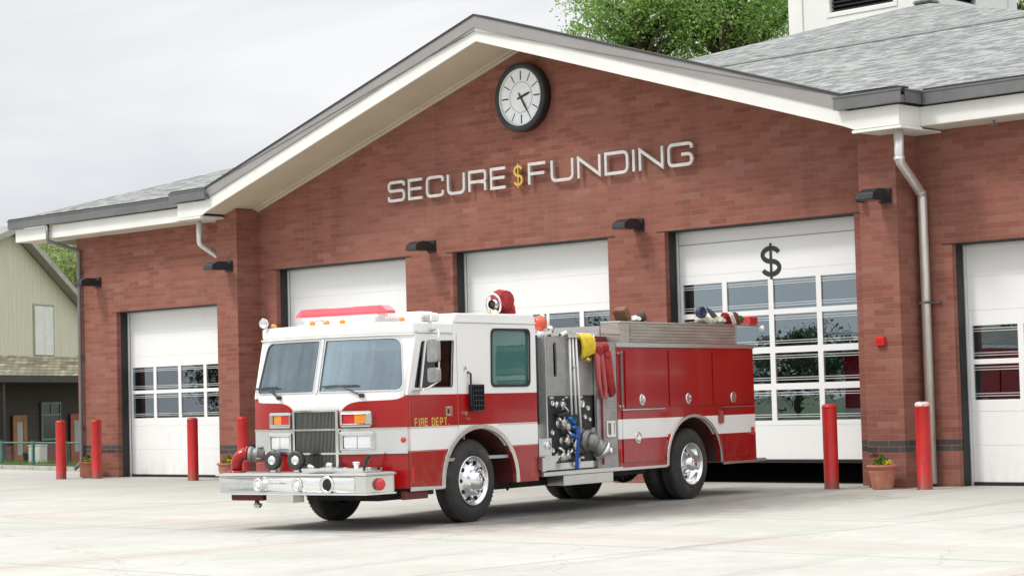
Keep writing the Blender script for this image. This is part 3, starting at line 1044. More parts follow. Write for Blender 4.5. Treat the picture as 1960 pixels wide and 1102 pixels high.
# eave returns at both gable ends, wing fascias, gutters
def boxpart(name, mat, boxes, bev=0):
    b = B()
    for bx in boxes:
        b.box(*bx, bev)
    return b.obj(name, mat, ST, True)
for s_ in (1, -1):
    def X(a): return a if s_ == 1 else 2 * CX - a
    def bx(xa, xb, *r):
        xa, xb = X(xa), X(xb)
        return (min(xa, xb), max(xa, xb), *r)
    # sloping tongue that turns horizontal
    f = lambda a, c, e: (X(a), FY - .003 + e, c)
    b = B()
    b.plate([(15.80, 5.80), (16.02, 5.715), (16.86, 5.715), (16.86, 6.03), (15.70, 6.03), (15.70, 5.83)], [], .035, f)
    b.obj('eave_return', 'white', ST, True)
    boxpart('eave_return_soffit', 'soffit_light', [bx(16.02, 16.83, FY + .04, -.68, 5.70, 5.712), ])
    boxpart('eave_return_side', 'white', [bx(16.83, 16.86, FY + .035, -.665, 5.716, 6.03)])
    boxpart('eave_return_lip', 'white', [bx(16.0, 16.92, FY - .05, FY + .03, 5.655, 5.70), bx(16.86, 16.92, FY + .032, -.70, 5.655, 5.70), bx(16.05, 16.85, FY + .031, -.05, 5.665, 5.695)])
    # gutter: profile boxes
    boxpart('gutter', 'gutter', [bx(15.72, 16.99, FY - .14, FY - .125, 6.05, 6.235), bx(15.72, 16.99, FY - .124, FY - .004, 6.05, 6.065), bx(15.70, 17.01, FY - .155, FY - .12, 6.236, 6.262), bx(16.975, 16.99, FY - .003, -.80, 6.05, 6.235), bx(16.97, 17.01, FY - .003, -.80, 6.236, 6.262)])
    b = B()
    b.box(*bx(15.72, 16.975, FY - .12, FY - .002, 6.066, 6.16))
    b.obj('gutter_trough', 'gutter', ST, True)
    xe = 23.3 if s_ == 1 else 24.2
    boxpart('eave_fascia', 'white', [bx(16.862, xe, -.665, -.63, 5.73, 6.03)])
    boxpart('eave_soffit', 'soffit_light', [bx(16.34 if s_ == 1 else 16.34, xe - .03, -.629, .0, 5.722, 5.735)])
    boxpart('eave_fascia', 'white', [bx(xe - .03, xe, -.628, 33.6, 5.73, 6.03)])
    boxpart('gutter', 'gutter', [bx(17.0, xe + .14, -.80, -.785, 6.05, 6.235), bx(17.0, xe + .14, -.784, -.668, 6.05, 6.16), bx(17.0, xe + .16, -.815, -.78, 6.236, 6.262)])
# soffit sprinkler-like vent on right wing soffit
b = B()
b.cyl((18.0, -.35, 5.66), (18.0, -.35, 5.722), .02)
b.box(17.93, 18.07, -.36, -.34, 5.64, 5.66)
b.obj('soffit_fitting', 'gutter', ST, True)

# roofs ------------------------------------------------------------------
RS = .305
ez, ey0, exl, exr, eyb = 6.27, -.75, -9.28, 23.45, 30.6
apex = (7.1, 14.9, ez + RS * 15.65)
b = B()
fl, fr, bl, brr = (exl, ey0, ez), (exr, ey0, ez), (exl, eyb, ez), (exr, eyb, ez)
def tri(b, *p): b.quad(*p)
gxa, gxb, yin = CX - 8.3, CX + 8.3, .36
def rz(y): return ez + RS * (y - ey0)
# front slope starts behind the wall where the gable stands
f1, f2, f3, f4 = (gxa, ey0, ez), (gxa, yin, rz(yin)), (gxb, yin, rz(yin)), (gxb, ey0, ez)
k1, k2 = (gxa, apex[1] - (CX - gxa), rz(apex[1] - (CX - gxa))), (gxb, apex[1] - (gxb - CX), rz(apex[1] - (gxb - CX)))
k1 = (gxa, ey0 + (gxa - exl) * 15.65 / (apex[0] - exl), 0); k1 = (k1[0], k1[1], rz(k1[1]))
k2 = (gxb, ey0 + (exr - gxb) * 15.65 / (exr - apex[0]), 0); k2 = (k2[0], k2[1], rz(k2[1]))
tri(b, fl, f1, f2, k1)
tri(b, f4, fr, k2, f3)
tri(b, f2, f3, k2, apex, k1)
tri(b, fr, brr, apex)
tri(b, brr, bl, apex)
tri(b, bl, fl, apex)
b.box(exl, gxa, ey0, yin, ez - .035, ez - .002)
b.box(gxb, exr, ey0, yin, ez - .035, ez - .002)
b.box(exl, exr, yin + .001, eyb, ez - .035, ez - .002)
b.obj('hip_roof', 'roof', ST, True, recalc=False)
# darker butt edge of a second shingle layer half way up the front slope
yl = 7.9
zl = ez + RS * (yl - ey0)
b = B()
x_l, x_r = exl + (yl - ey0) + .05, exr - (yl - ey0) - .05
b.obox(Matrix.Translation(((x_l + x_r) / 2, yl, zl + .012)) @ Matrix.Rotation(math.atan(RS), 4, 'X'), x_r - x_l, .42, .03)
b.obj('ridge_strip', simple('weathered_shingle_strip', (.20, .215, .205), .95, var=.3, vs_=6), ST, True)
b = B()
for sx, sy in ((1, -1), (-1, -1)):
    pass
# ridge cap at apex
b.obox(Matrix.Translation((apex[0], apex[1], apex[2] + .0)), .5, .5, .09, .03)
b.obj('ridge_cap', 'roof', ST, True)
# shingle drip edge on eaves
for q_ in [(17.0, 23.46, ey0 - .03, ey0 + .2, ez + .001, ez + .028), (exl, 2 * CX - 17.0, ey0 - .03, ey0 + .2, ez + .001, ez + .028), (15.85, 16.99, FY - .1, FY + .1, ez + .001, ez + .028), (2 * CX - 16.99, 2 * CX - 15.85, FY - .1, FY + .1, ez + .001, ez + .028)]:
    boxpart('drip_edge', 'shingle_edge', [q_])
# cross gable roof
b = B()
ra = 8.52
yr = ey0 + (ra - ez) / RS
for s_ in (-1, 1):
    xa = CX + s_ * 8.33
    za = 6.265
    b.quad((CX, FY - .05, ra), (xa, FY - .05, za), (xa, ey0 + .0, za), (CX, yr, ra))
    b.quad((xa, FY - .05, za), (CX + s_ * 9.4, FY - .05, za), (CX + s_ * 9.4, ey0 + .3, za + .03), (xa, ey0 + .3, za + .03))
b.obj('gable_roof', 'roof', ST, True)

# cupola
ty, tx0, tx1, tb, tt = 16.9, 1.55, 5.95, 9.8, 14.6
yb2 = ty + 4.2
lb0 = 11.66
def cpart(name, mat, boxes, par, bev=.008):
    b = B()
    for q in boxes: b.box(*q)
    o = b.obj(name, mat, par, False, bevel=bev)
    o.data.transform(Matrix.Translation((-CX, 0, 0)))
    return o
b = B()
fxy = lambda a, c, e: (a, ty + e, c)
b.plate([(tx0, tb), (tx1, tb), (tx1, tt), (tx0, tt)], [[(2.85, lb0), (4.83, lb0), (4.83, 13.9), (2.85, 13.9)]], .16, fxy)
b.plate([(ty + .161, tb), (yb2, tb), (yb2, tt), (ty + .161, tt)], [[(ty + 1.15, lb0), (ty + 2.2, lb0), (ty + 2.2, 13.9), (ty + 1.15, 13.9)]], .16, lambda a, c, e: (tx1 - .16 + e, a, c))
b.box(tx0, tx0 + .16, ty + .161, yb2, tb, tt)
b.box(tx0 + .161, tx1 - .161, yb2 - .16, yb2, tb, tt)
cup = b.obj('cupola', 'white', ST, True)
for q in ((tx0 - .05, tx0 + .40, ty - .05, ty - .001, tb, tt), (tx1 - .45, tx1 + .05, ty - .05, ty - .001, tb, tt), (tx1 + .001, tx1 + .05, ty + .0, ty + .42, tb, tt), (tx1 + .001, tx1 + .05, yb2 - .4, yb2, tb, tt)):
    cpart('corner_board', 'white', [q], cup)
for q in ((2.72, 4.96, ty - .03, ty - .001, lb0 - .13, lb0 - .02), (2.72, 2.84, ty - .03, ty - .001, lb0 - .019, 13.9), (4.84, 4.96, ty - .03, ty - .001, lb0 - .019, 13.9)):
    cpart('louver_trim', 'white', [q], cup)
b = B()
for i in range(20):
    z = lb0 + .06 + i * .115
    b.obox(Matrix.Translation((3.84, ty + .10, z)) @ Matrix.Rotation(R(40), 4, 'X'), 1.96, .13, .012)
    b.obox(Matrix.Translation((tx1 - .10, ty + 1.675, z)) @ Matrix.Rotation(R(40), 4, 'Y'), .13, 1.03, .012)
b.box(tx0 + .3, tx1 - .3, ty + .3, yb2 - .3, tb, tt - .1)
q = b.obj('louvers', 'louver', cup)
q.data.transform(Matrix.Translation((-CX, 0, 0)))
b = B()
ov = .5
c_ = ((tx0 + tx1) / 2, (ty + yb2) / 2, tt + 1.6)
P = [(tx0 - ov, ty - ov, tt), (tx1 + ov, ty - ov, tt), (tx1 + ov, yb2 + ov, tt), (tx0 - ov, yb2 + ov, tt)]
for i in range(4):
    b.quad(P[i], P[(i + 1) % 4], c_)
b.quad(*P)
q = b.obj('cupola_roof', 'roof', cup)
q.data.transform(Matrix.Translation((-CX, 0, 0)))

# downpipes
def pipe(name, pts, r, mat, seg=14):
    b = B()
    b.smooth = True
    path = [Vector(pts[0])]
    for i in range(1, len(pts) - 1):
        p0, p1, p2 = Vector(pts[i - 1]), Vector(pts[i]), Vector(pts[i + 1])
        a = p1 + (p0 - p1).normalized() * r * .9
        c = p1 + (p2 - p1).normalized() * r * .9
        path += [a, a * .25 + p1 * .5 + c * .25, c]
    path.append(Vector(pts[-1]))
    b.tube(path, r, seg)
    o = b.obj(name, mat, ST, True)
    return o
pipe('downpipe', [(16.70, -1.05, 5.66), (16.70, -1.05, 5.16), (16.50, -.13, 4.70), (16.50, -.13, .05)], .077, 'zinc')
pipe('downpipe', [(2 * CX - 16.70, -.80, 5.66), (2 * CX - 16.70, -.80, 5.16), (2 * CX - 16.50, -.13, 4.72), (2 * CX - 16.50, -.13, .05)], .065, 'zinc')
pipe('downpipe', [(-7.62, -.74, 6.06), (-7.62, -.74, 5.66), (-7.30, -.08, 5.42), (-7.30, -.08, .35), (-7.30, -.28, .2)], .045, 'gutter')
b = B()
for z in (2.95,):
    b.box(16.36, 16.72, -.06, -.001, z - .01, z + .01)
    b.box(16.42, 16.58, -.205, -.06, z - .02, z + .02)
for z in (4.9, 2.9, 1.2):
    b.box(-7.37, -7.23, -.13, -.001, z - .015, z + .015)
b.obj('pipe_bracket', 'gutter', ST, True)
# pipe elbow joints
b = B()
b.smooth = True
for c in ((16.70, -1.05, 5.20), (16.52, -.2, 4.72)):
    b.lathe([(.078, -.03), (.088, -.03), (.088, .03), (.078, .03)], c, (0, 0, 1), 16)
b.obj('pipe_collar', 'zinc', ST, True)

# ------------------------------------------------------------------ clock
CK = empty('wall_clock', (7.62, 0, 7.345))
tag(CK, 'round wall clock with black rim and pale face high in the brick gable', 'clock')
b = B(); b.smooth = True
b.lathe([(.60, .0), (.66, .02), (.665, .18), (.64, .21), (.575, .215), (.56, .19), (.56, .1)], (0, -.001, 0), (0, -1, 0), 64)
b.obj('clock_rim', 'black', CK)
b = B(); b.smooth = True
b.lathe([(.558, .12), (.558, .185), (.545, .2), (.53, .185), (.53, .12)], (0, 0, 0), (0, -1, 0), 64)
b.obj('inner_ring', 'alutrack', CK)
b = B()
b.lathe([(0, .15), (.53, .15), (.53, .1)], (0, 0, 0), (0, -1, 0), 64)
b.obj('clock_face', 'clockface', CK)
b = B()
for k in range(12):
    a = R(30 * k)
    m4 = Matrix.Rotation(a, 4, 'Y')
    w2 = .018 if k % 3 else .026
    b.obox(m4 @ Matrix.Translation((0, -.153, .42)), w2, .004, .17)
b.lathe([(.292, .151), (.292, .154), (.298, .154), (.298, .151)], (0, 0, 0), (0, -1, 0), 48)
b.obj('hour_marks', 'black', CK)
def hand(name, ang_, L, w2, y, tail):
    b = B()
    f = lambda a, c, e: (a, y - e, c)
    pts = [(-w2 * .6, -tail), (w2 * .6, -tail), (w2, L * .55), (w2 * .25, L), (-w2 * .25, L), (-w2, L * .55)]
    b.plate(pts, [], .006, f)
    o = b.obj(name, 'black', CK)
    o.rotation_euler = (0, R(ang_), 0)
hand('hour_hand', 74, .27, .026, -.157, .1)
hand('minute_hand', 149, .36, .022, -.165, .1)
b = B()
b.lathe([(0, .176), (.03, .176), (.03, .155)], (0, 0, 0), (0, -1, 0), 16)
b.obj('hub', 'black', CK)

# ------------------------------------------------------------------ sign lettering
SG = empty('building_sign', (3.78, 0, 5.66))
tag(SG, 'raised silver wall lettering across the brick gable below the clock', 'sign')
ff = lambda a, c, e: (a, -.075 + e * -1 + 0, c)
def put_word(word, x0, x1, z, ht, st, gap, per_i=.12):
    units = sum(GL[c][0] if c == 'I' else 1.0 for c in word)
    tot = x1 - x0 - gap * (len(word) - 1) - st * len(word)
    uw = tot / sum(.0 if c == 'I' else (.9 if c in 'EF' else 1.0) for c in word)
    x = x0 + st / 2
    for c in word:
        wd_ = 0 if c == 'I' else uw * (.9 if c in 'EF' else 1.0)
        b = letter(c, x, z, wd_ if c != 'I' else 1, ht, st, .045, ff)
        b.obj('letter', 'signmetal', SG, True)
        x += (wd_ * .93 if c in 'EF' else wd_) + st + gap
zb_, ht_ = 5.67, .37
put_word('SECURE', 3.76, 7.19, zb_, ht_, .058, .095)
put_word('FUNDING', 7.72, 11.80, zb_, ht_ , .058, .095)
b = B()
for i in range(14):
    xx = 3.9 + i * .6
    b.cyl((xx, -.074, 5.85), (xx, -.001, 5.85), .008, seg=6)
b = dollar(7.455, 5.855, .24, .40, .045, .045, ff)
o = b.obj('letter', 'gold', SG, True)
o['label'] = 'golden dollar sign between the two words'
b = dollar(DOL[0], DOL[1], DOL[2], DOL[3], .085, .006, lambda a, c, e: (a, PY + .019 - e, c))
b.obj('dollar_sign', 'black', dd3, True)

# ------------------------------------------------------------------ wall lamps, alarm box
def wall_lamp(x, y, z, label):
    t_ = empty('wall_lamp', (x, y, z))
    tag(t_, label, 'wall lamp', 'black wall pack lamps along the facade')
    b = B()
    b.box(-.11, .11, -.05, -.001, -.12, .12, .008)
    b.obj('mounting_plate', 'black', t_)
    b = B()
    b.box(-.09, .09, -.16, -.051, -.05, .05, .01)
    b.obj('arm', 'black', t_)
    b = B()
    f = lambda a, c, e: (-.15 + e, -a, c)
    b.plate(roundpoly([(.14, -.09), (.14, .03), (.20, .095), (.42, .095), (.58, .02), (.60, -.09)], .02, 3), [], .30, f)
    b.obj('lamp_housing', 'black', t_)
    b = B()
    b.box(-.13, .13, -.57, -.17, -.097, -.091)
    b.obj('lens', 'house_glass', t_)
    return t_
wall_lamp(-6.62, -.001, 4.62, 'black wall lamp near the left corner beside the thin dark pipe')
wall_lamp(-.80, -PD - .001, 4.62, 'black wall lamp on the left brick pillar below the bent pipe')
wall_lamp(4.91, -.001, 4.67, 'black wall lamp between the first and second tall garage doors')
wall_lamp(10.38, -.001, 4.68, 'black wall lamp between the second tall door and the raised door')
t_ = wall_lamp(16.14, -PD - .001, 4.68, 'black wall lamp on the right brick pillar beside the large downpipe')
b = B()
b.lathe([(0, .0), (.06, .0), (.05, .12), (.02, .14), (0, .14)], (-.42, -.05, -.02), (-.3, -.9, 0), 12)
b.cyl((-.42, 0, 0), (-.42, -.06, -.02), .03)
b.obj('photocell', 'black', t_)
AB = empty('alarm_box', (15.96, -PD - .001, 2.35))
tag(AB, 'small red fire alarm box on the right brick pillar', 'alarm box')
b = B()
b.box(-.085, .085, -.07, 0, -.07, .07, .008)
b.obj('housing', 'alarm', AB)
b = B()
b.box(-.05, .05, -.078, -.071, -.02, .03)
b.obj('strobe', 'redlens', AB)

# ------------------------------------------------------------------ bollards
BH, BR = 1.369, .118
def bollard_proto():
    t_ = empty('bollard', (0, 0, 0))
    b = B(); b.smooth = True
    b.lathe([(BR + .012, .0), (BR + .008, .012), (BR, .02), (BR, BH - .075)], (0, 0, 0), (0, 0, 1), 28)
    b.obj('post', 'bollard', t_)
    b = B(); b.smooth = True
    b.lathe([(BR, BH - .075), (BR + .003, BH - .072), (BR + .002, BH - .045), (BR * .85, BH - .012), (BR * .5, BH), (0, BH + .002)], (0, 0, 0), (0, 0, 1), 28)
    b.obj('cap', 'bollard', t_)
    return t_
bp = bollard_proto()
spots = [(-6.68, -1.08, 'red steel bollard furthest left, in front of the building corner'),
         (-5.85, -.66, 'red steel bollard beside the terracotta pot at the left corner pipe'),
         (-1.71, -1.02, 'red steel bollard in front of the short left garage door'),
         (.0, -1.0, 'red steel bollard at the left pillar, partly behind the engine front bumper'),
         (15.255, -1.14, 'red steel bollard in front of the partly raised garage door'),
         (16.89, -.95, 'red steel bollard with worn pale cap in front of the large downpipe')]
for i, (x, y, lb) in enumerate(spots):
    o = bp if i == 0 else copy_tree(bp)
    o.location = (x, y, 0)
    o.rotation_euler = (0, 0, i * 1.1)
    tag(o, lb, 'bollard', 'red bollards in front of the station')
    if i == 5:
        for ch in o.children:
            if ch.name.startswith('cap'):
                ch.data = ch.data.copy()
                ch.data.materials[0] = MT['bollard_worn']

# ------------------------------------------------------------------ leaves
def leaves(name, pts, size, mat, parent, rnd, flat=0.0):
    verts, faces = [], []
    for (x, y, z) in pts:
        s_ = size * rnd.uniform(.6, 1.4)
        a = Vector((rnd.gauss(0, 1), rnd.gauss(0, 1), rnd.gauss(0, 1))).normalized()
        c = a.cross(Vector((rnd.gauss(0, 1), rnd.gauss(0, 1), rnd.gauss(0, 1)))).normalized()
        k = len(verts)
        o_ = Vector((x, y, z))
        verts += [o_ - a * s_, o_ + c * s_ * .5, o_ + a * s_, o_ - c * s_ * .5]
        faces.append((k, k + 1, k + 2, k + 3))
    me = bpy.data.meshes.new(name)
    me.from_pydata([tuple(v) for v in verts], [], faces)
    me.materials.append(MT[mat])
    o = bpy.data.objects.new(name, me)
    COL.objects.link(o)
    o.parent = parent
    return o

def pot(x, y, label, seed, s_=1.0, dark=True):
    rnd = random.Random(seed)
    t_ = empty('potted_plant', (x, y, .001))
    tag(t_, label, 'potted plant', 'terracotta flower pots at the foot of the wall')
    b = B(); b.smooth = True
    b.lathe([(0, 0), (.155 * s_, 0), (.165 * s_, .02), (.20 * s_, .2), (.215 * s_, .27), (.22 * s_, .285), (.20 * s_, .30), (.225 * s_, .34), (.245 * s_, .345), (.25 * s_, .375), (.235 * s_, .385), (.215 * s_, .37), (.21 * s_, .34), (0, .34)], (0, 0, 0), (0, 0, 1), 32)
    b.obj('pot', 'terracotta', t_)
    b = B()
    b.lathe([(0, .348), (.208 * s_, .346)], (0, 0, 0), (0, 0, 1), 24)
    b.obj('soil', 'soil', t_)
    pts = []
    for k in range(420):
        a = rnd.uniform(0, 6.283); r = abs(rnd.gauss(0, .085)) * s_
        r = min(r, .2)
        pts.append((r * math.cos(a), r * math.sin(a), .36 + rnd.uniform(0, .20) * (1 - r / .24)))
    leaves('foliage', pts, .026, 'plant', t_, rnd)
    pts = [(.13 * s_ + rnd.gauss(0, .045), -.05 + rnd.gauss(0, .05), .40 + rnd.uniform(0, .06)) for k in range(70)]
    leaves('flowers', pts, .016, 'flower_y', t_, rnd)
    if dark:
        pts = [(-.13 * s_ + rnd.gauss(0, .04), rnd.gauss(0, .04), .50 + rnd.uniform(0, .07)) for k in range(90)]
        leaves('flowers', pts, .018, 'flower_d', t_, rnd)
    return t_
pot(16.15, -1.02, 'terracotta pot of green plants in front of the right brick pillar', 3)
pot(-6.53, -.42, 'terracotta pot behind the second red bollard at the left corner', 5, 1.0)
pot(-.55, -.95, 'terracotta pot with yellow flower by the left pillar, behind the bumper', 8, 1.05, False)

# ------------------------------------------------------------------ trees
def tree(name, x, y, z0, h, cz, rad, label, seed, nleaf, lsize, mat='leaf', gaps=.35, nclump=90, cat='tree', group=None):
    rnd = random.Random(seed)
    t_ = empty(name, (x, y, z0))
    tag(t_, label, cat, group)
    b = B(); b.smooth = True
    tops = []
    b.tube([(0, 0, 0), (rnd.uniform(-.2, .2), rnd.uniform(-.2, .2), h * .35), (rnd.uniform(-.5, .5), rnd.uniform(-.5, .5), h * .7), (0, 0, h * .9)], [h * .028, h * .022, h * .014, h * .005], 10)
    clumps = []
    for k in range(nclump):
        u = Vector((rnd.gauss(0, 1), rnd.gauss(0, 1), rnd.gauss(0, 1))).normalized() * (rnd.uniform(.15, 1) ** .5)
        clumps.append(Vector((u.x * rad[0], u.y * rad[1], cz + u.z * rad[2])))
    for c in clumps[::3]:
        s0 = Vector((0, 0, max(h * .25, c.z - abs(c.xy.length) * .8)))
        mid = (s0 + c) / 2 + Vector((rnd.uniform(-.3, .3), rnd.uniform(-.3, .3), .3))
        b.tube([s0, mid, c], [h * .009, h * .006, h * .002], 6)
    b.obj('trunk', 'bark', t_)
    pts = []
    per = nleaf // nclump
    cr = min(rad) * .34
    for c in clumps:
        k_ = rnd.uniform(.6, 1.25)
        for j in range(per):
            q = Vector((rnd.gauss(0, 1), rnd.gauss(0, 1), rnd.gauss(0, .8))) * cr * .5 * k_
            pts.append(tuple(c + q))
    leaves('crown', pts, lsize, mat, t_, rnd)
    return t_
def at_y(px_, py_, Y):
    d = fw + rt2 * ((px_ - 980) / 4007.5) - up2 * ((py_ - 551) / 4007.5)
    t_ = (Y - CAM.y) / d.y
    return CAM + d * t_
# crowns seen above the roof between gable and cupola
c = at_y(1222, 20, 42)
tree('leafy_tree', c.x, 42, 0, 19, c.z + .1, (3.3, 3.2, 2.6), 'bright green broadleaf tree rising behind the gable, nearer the clock', 11, 15000, .085, 'leaf', nclump=150, group='trees behind the station')
c = at_y(1400, 20, 44)
tree('leafy_tree', c.x, 44, 0, 20, c.z + .5, (4.2, 3.6, 3.6), 'dense green tree behind the roof left of the white cupola', 12, 24000, .085, 'leaf', nclump=150, group='trees behind the station')
c = at_y(1985, -40, 40)
tree('leafy_tree', c.x, 40, 0, 19, c.z, (2.4, 2.4, 2.3), 'tree tip showing right of the white cupola', 13, 7000, .085, 'leaf', nclump=50, group='trees behind the station')
c = at_y(110, 500, 44)
tree('leafy_tree', c.x, 44, -.4, 12, c.z - .6, (5, 3.5, 3.4), 'pale yellow green tree behind the timber house roof', 14, 22000, .11, 'leaf2', nclump=100)

# ------------------------------------------------------------------ timber house at the left
BN = empty('timber_house', (-34.28, 16.5, -.45), math.atan2(.89101, -.45399))
tag(BN, 'pale green timber house with brown shingled porch left of the fire station', 'house')
zb0 = .45   # local z = world z + .45
def lz(z): return z + zb0
fy2 = lambda a, c, e: (a, e, c)
b = B()
ax_, az_ = -2.2, 8.42
RSL, LSL = .53, .30
b.plate([(-10, lz(3.2)), (-10, lz(az_ - LSL * 7.8)), (ax_, lz(az_)), (4.6, lz(az_ - RSL * 6.8)), (4.6, lz(3.2))], [], .2, fy2)
b.box(4.4, 4.6, .2, 14, lz(-.2), lz(4.7))
b.box(-10, -9.8, .2, 14, lz(-.2), lz(5.4))
b.obj('siding_wall', 'siding', BN)
b = B()
b.box(-10, 4.6, .0, .2, lz(.35), lz(3.2))
b.obj('lower_wall', 'clap', BN)
b = B()
b.box(-10.02, 4.62, -.06, .2, 0, lz(.35) - .002)
b.obj('brick_base', 'brick_old', BN)
b = B()
for s_, L_ in ((1, 7.8), (-1, 9.0)):
    x1 = ax_ + s_ * L_
    z1 = az_ - (RSL if s_ > 0 else LSL) * L_
    f = lambda a, c, e: (a, -.42 + e, c)
    pts = [(ax_, lz(az_) + .22), (x1, lz(z1) + .22), (x1, lz(z1) + .04), (ax_, lz(az_) + .04)]
    b.plate(pts, [], 15.5, f)
b.obj('roof', 'barnroof', BN)
b = B()
for s_, L_ in ((1, 7.85), (-1, 9.05)):
    x1 = ax_ + s_ * L_
    z1 = az_ - (RSL if s_ > 0 else LSL) * L_
    f = lambda a, c, e: (a, -.46 + e, c)
    b.plate([(ax_, lz(az_) + .24), (x1, lz(z1) + .24), (x1, lz(z1) + .0), (ax_, lz(az_) + .0)], [], .035, f)
b.obj('barge_board', simple('weathered_board', (.46, .44, .39), .8, var=.2), BN)
b = B()
b.box(-.62, 1.0, -.02, -.001, lz(3.72), lz(5.76))
sh = b.obj('shutter_frame', simple('shutter_frame', (.34, .36, .26), .7), BN)
b = B()
b.box(-.5, .18, -.05, -.021, lz(3.80), lz(5.68))
b.box(.20, .88, -.05, -.021, lz(3.80), lz(5.68))
b.obj('shutter', 'shutter', sh)
# porch roof of wood shingles
b = B()
pts = [(0, lz(3.75)), (-1.5, lz(2.95)), (-1.5, lz(2.83)), (0, lz(3.6))]
f = lambda a, c, e: (-10.3 + e, a, c)
b.plate(pts, [], 15.3, f)
pr = b.obj('porch_roof', 'woodshingle', BN)
rnd = random.Random(4)
b = B()
b.box(-10.3, 5.0, -1.56, -1.50, lz(2.70), lz(2.96))
b.obj('porch_fascia', 'cedar', BN)
b = B()
for xx in (-9.5, -5.2, 4.4):
    b.box(xx - .07, xx + .07, -1.45, -1.31, 0, lz(2.8))
b.obj('porch_post', 'cedar', BN)
def bdoor(x0, x1, mat, zt=1.5):
    b = B()
    b.plate([(x0, 0.02), (x1, .02), (x1, lz(zt)), (x0, lz(zt))], [[(x0 + .28, .45), (x1 - .28, .45), (x1 - .28, lz(zt) - .25), (x0 + .28, lz(zt) - .25)]], .05, lambda a, c, e: (a, -.13 + e, c))
    d_ = b.obj('door', mat, BN)
    b = B()
    b.box(x0 + .27, x1 - .27, -.11, -.10, .44, lz(zt) - .24)
    b.obj('pane', simple('curtained_glass', (.42, .46, .44), .25), d_)
    b = B()
    b.sphere((x1 - .14, -.16, 1.0), .04, sub=1)
    b.obj('handle', 'gold', d_)
bdoor(-2.35, -1.35, 'orangewood')
bdoor(2.0, 3.0, simple('russet_door', (.36, .09, .04), .5))
b = B()
wx0, wx1, wz0, wz1 = -.2, 1.3, .5, 1.98
b.plate([(wx0, lz(wz0)), (wx1, lz(wz0)), (wx1, lz(wz1)), (wx0, lz(wz1))],
        [[(wx0 + .08, lz(wz0) + .08), (wx1 - .08, lz(wz0) + .08), (wx1 - .08, lz(1.45)), (wx0 + .08, lz(1.45))],
         [(wx0 + .08, lz(1.52)), (.52, lz(1.52)), (.52, lz(wz1) - .08), (wx0 + .08, lz(wz1) - .08)],
         [(.60, lz(1.52)), (wx1 - .08, lz(1.52)), (wx1 - .08, lz(wz1) - .08), (.60, lz(wz1) - .08)]], .05, lambda a, c, e: (a, -.10 + e, c))
wn = b.obj('window', 'tealtrim', BN)
b = B()
b.box(wx0 + .05, wx1 - .05, -.07, -.06, lz(wz0) + .05, lz(wz1) - .05)
b.obj('pane', simple('dark_window', (.02, .028, .025), .12), wn)

# railing, cabinet, bin on the strip behind the kerb
FN = empty('metal_railing', (-15.9, 4.6, -.03))
tag(FN, 'low green metal railing in front of the timber house', 'railing')
fd = Vector((5.9, -1.2, 0)).normalized()
b = B()
p0 = Vector((-12, 2.45, 0)); p1 = Vector((7.4, -1.45, 0))
b.cyl(p0 + Vector((0, 0, .74)), p1 + Vector((0, 0, .74)), .022, seg=8)
b.obj('top_rail', 'fence', FN)
b = B()
b.cyl(p0 + Vector((0, 0, .12)), p1 + Vector((0, 0, .12)), .014, seg=8)
b.obj('bottom_rail', 'fence', FN)
for k in range(8):
    q = p0.lerp(p1, (k + .5) / 8)
    b = B()
    b.box(q.x - .035, q.x + .035, q.y - .035, q.y + .035, 0, .80)
    b.obj('post', 'fence', FN)
b = B()
for k in range(150):
    q = p0.lerp(p1, k / 150)
    b.cyl(q + Vector((0, 0, .13)), q + Vector((0, 0, .73)), .0025, seg=4)
wm = b.obj('wire_mesh', 'fence', FN)

def at_z(px_, py_, Z):
    d = fw + rt2 * ((px_ - 980) / 4007.5) - up2 * ((py_ - 551) / 4007.5)
    return CAM + d * ((Z - CAM.z) / d.z)
q = at_z(73, 894, -.25)
o_ = empty('utility_cabinet', (q.x, q.y, -.30), .4)
tag(o_, 'small white utility cabinet behind the railing at the far left', 'cabinet')
b = B()
b.box(-.24, .24, -.2, .2, 0, .78, .015)
b.obj('housing', 'boxwhite', o_)
b = B()
b.box(-.21, .21, -.212, -.201, .1, .7)
b.obj('door', 'boxwhite', o_)
b = B()
b.box(-.26, .26, -.22, .22, .781, .81)
b.obj('lid', 'boxwhite', o_)
q = at_z(55, 892, -.28)
o_ = empty('litter_bin', (q.x, q.y, -.32))
tag(o_, 'small black bin left of the white utility cabinet', 'bin')
b = B()
b.smooth = True
b.lathe([(0, 0), (.15, 0), (.19, .45), (.20, .46)], (0, 0, 0), (0, 0, 1), 16)
b.obj('body', 'binblack', o_)
b = B()
b.lathe([(.205, .462), (.21, .5), (.1, .56), (0, .57)], (0, 0, 0), (0, 0, 1), 16)
b.obj('lid', 'binblack', o_)
# grass tufts behind the kerb
rnd = random.Random(9)
verts, faces = [], []
for k in range(9000):
    x = rnd.uniform(-30, -8)
    y = 2.9 - .2 * (x + 11.2) + abs(rnd.gauss(0, 1.1)) + .1
    if math.sin(x * 1.3) * math.sin(x * .37 + 1) < -.25 and rnd.random() < .8: continue
    hgt = rnd.uniform(.05, .20)
    a = rnd.uniform(0, 6.28)
    dx, dy = math.cos(a) * .012, math.sin(a) * .012
    lx, ly = rnd.gauss(0, .03), rnd.gauss(0, .03)
    n0 = len(verts)
    verts += [(x - dx, y - dy, -.06), (x + dx, y + dy, -.06), (x + lx, y + ly, hgt)]
    faces.append((n0, n0 + 1, n0 + 2))
me = bpy.data.meshes.new('grass')
me.from_pydata(verts, [], faces)
me.materials.append(MT['plant'])
o_ = bpy.data.objects.new('grass', me)
COL.objects.link(o_)
tag(o_, kind='stuff')

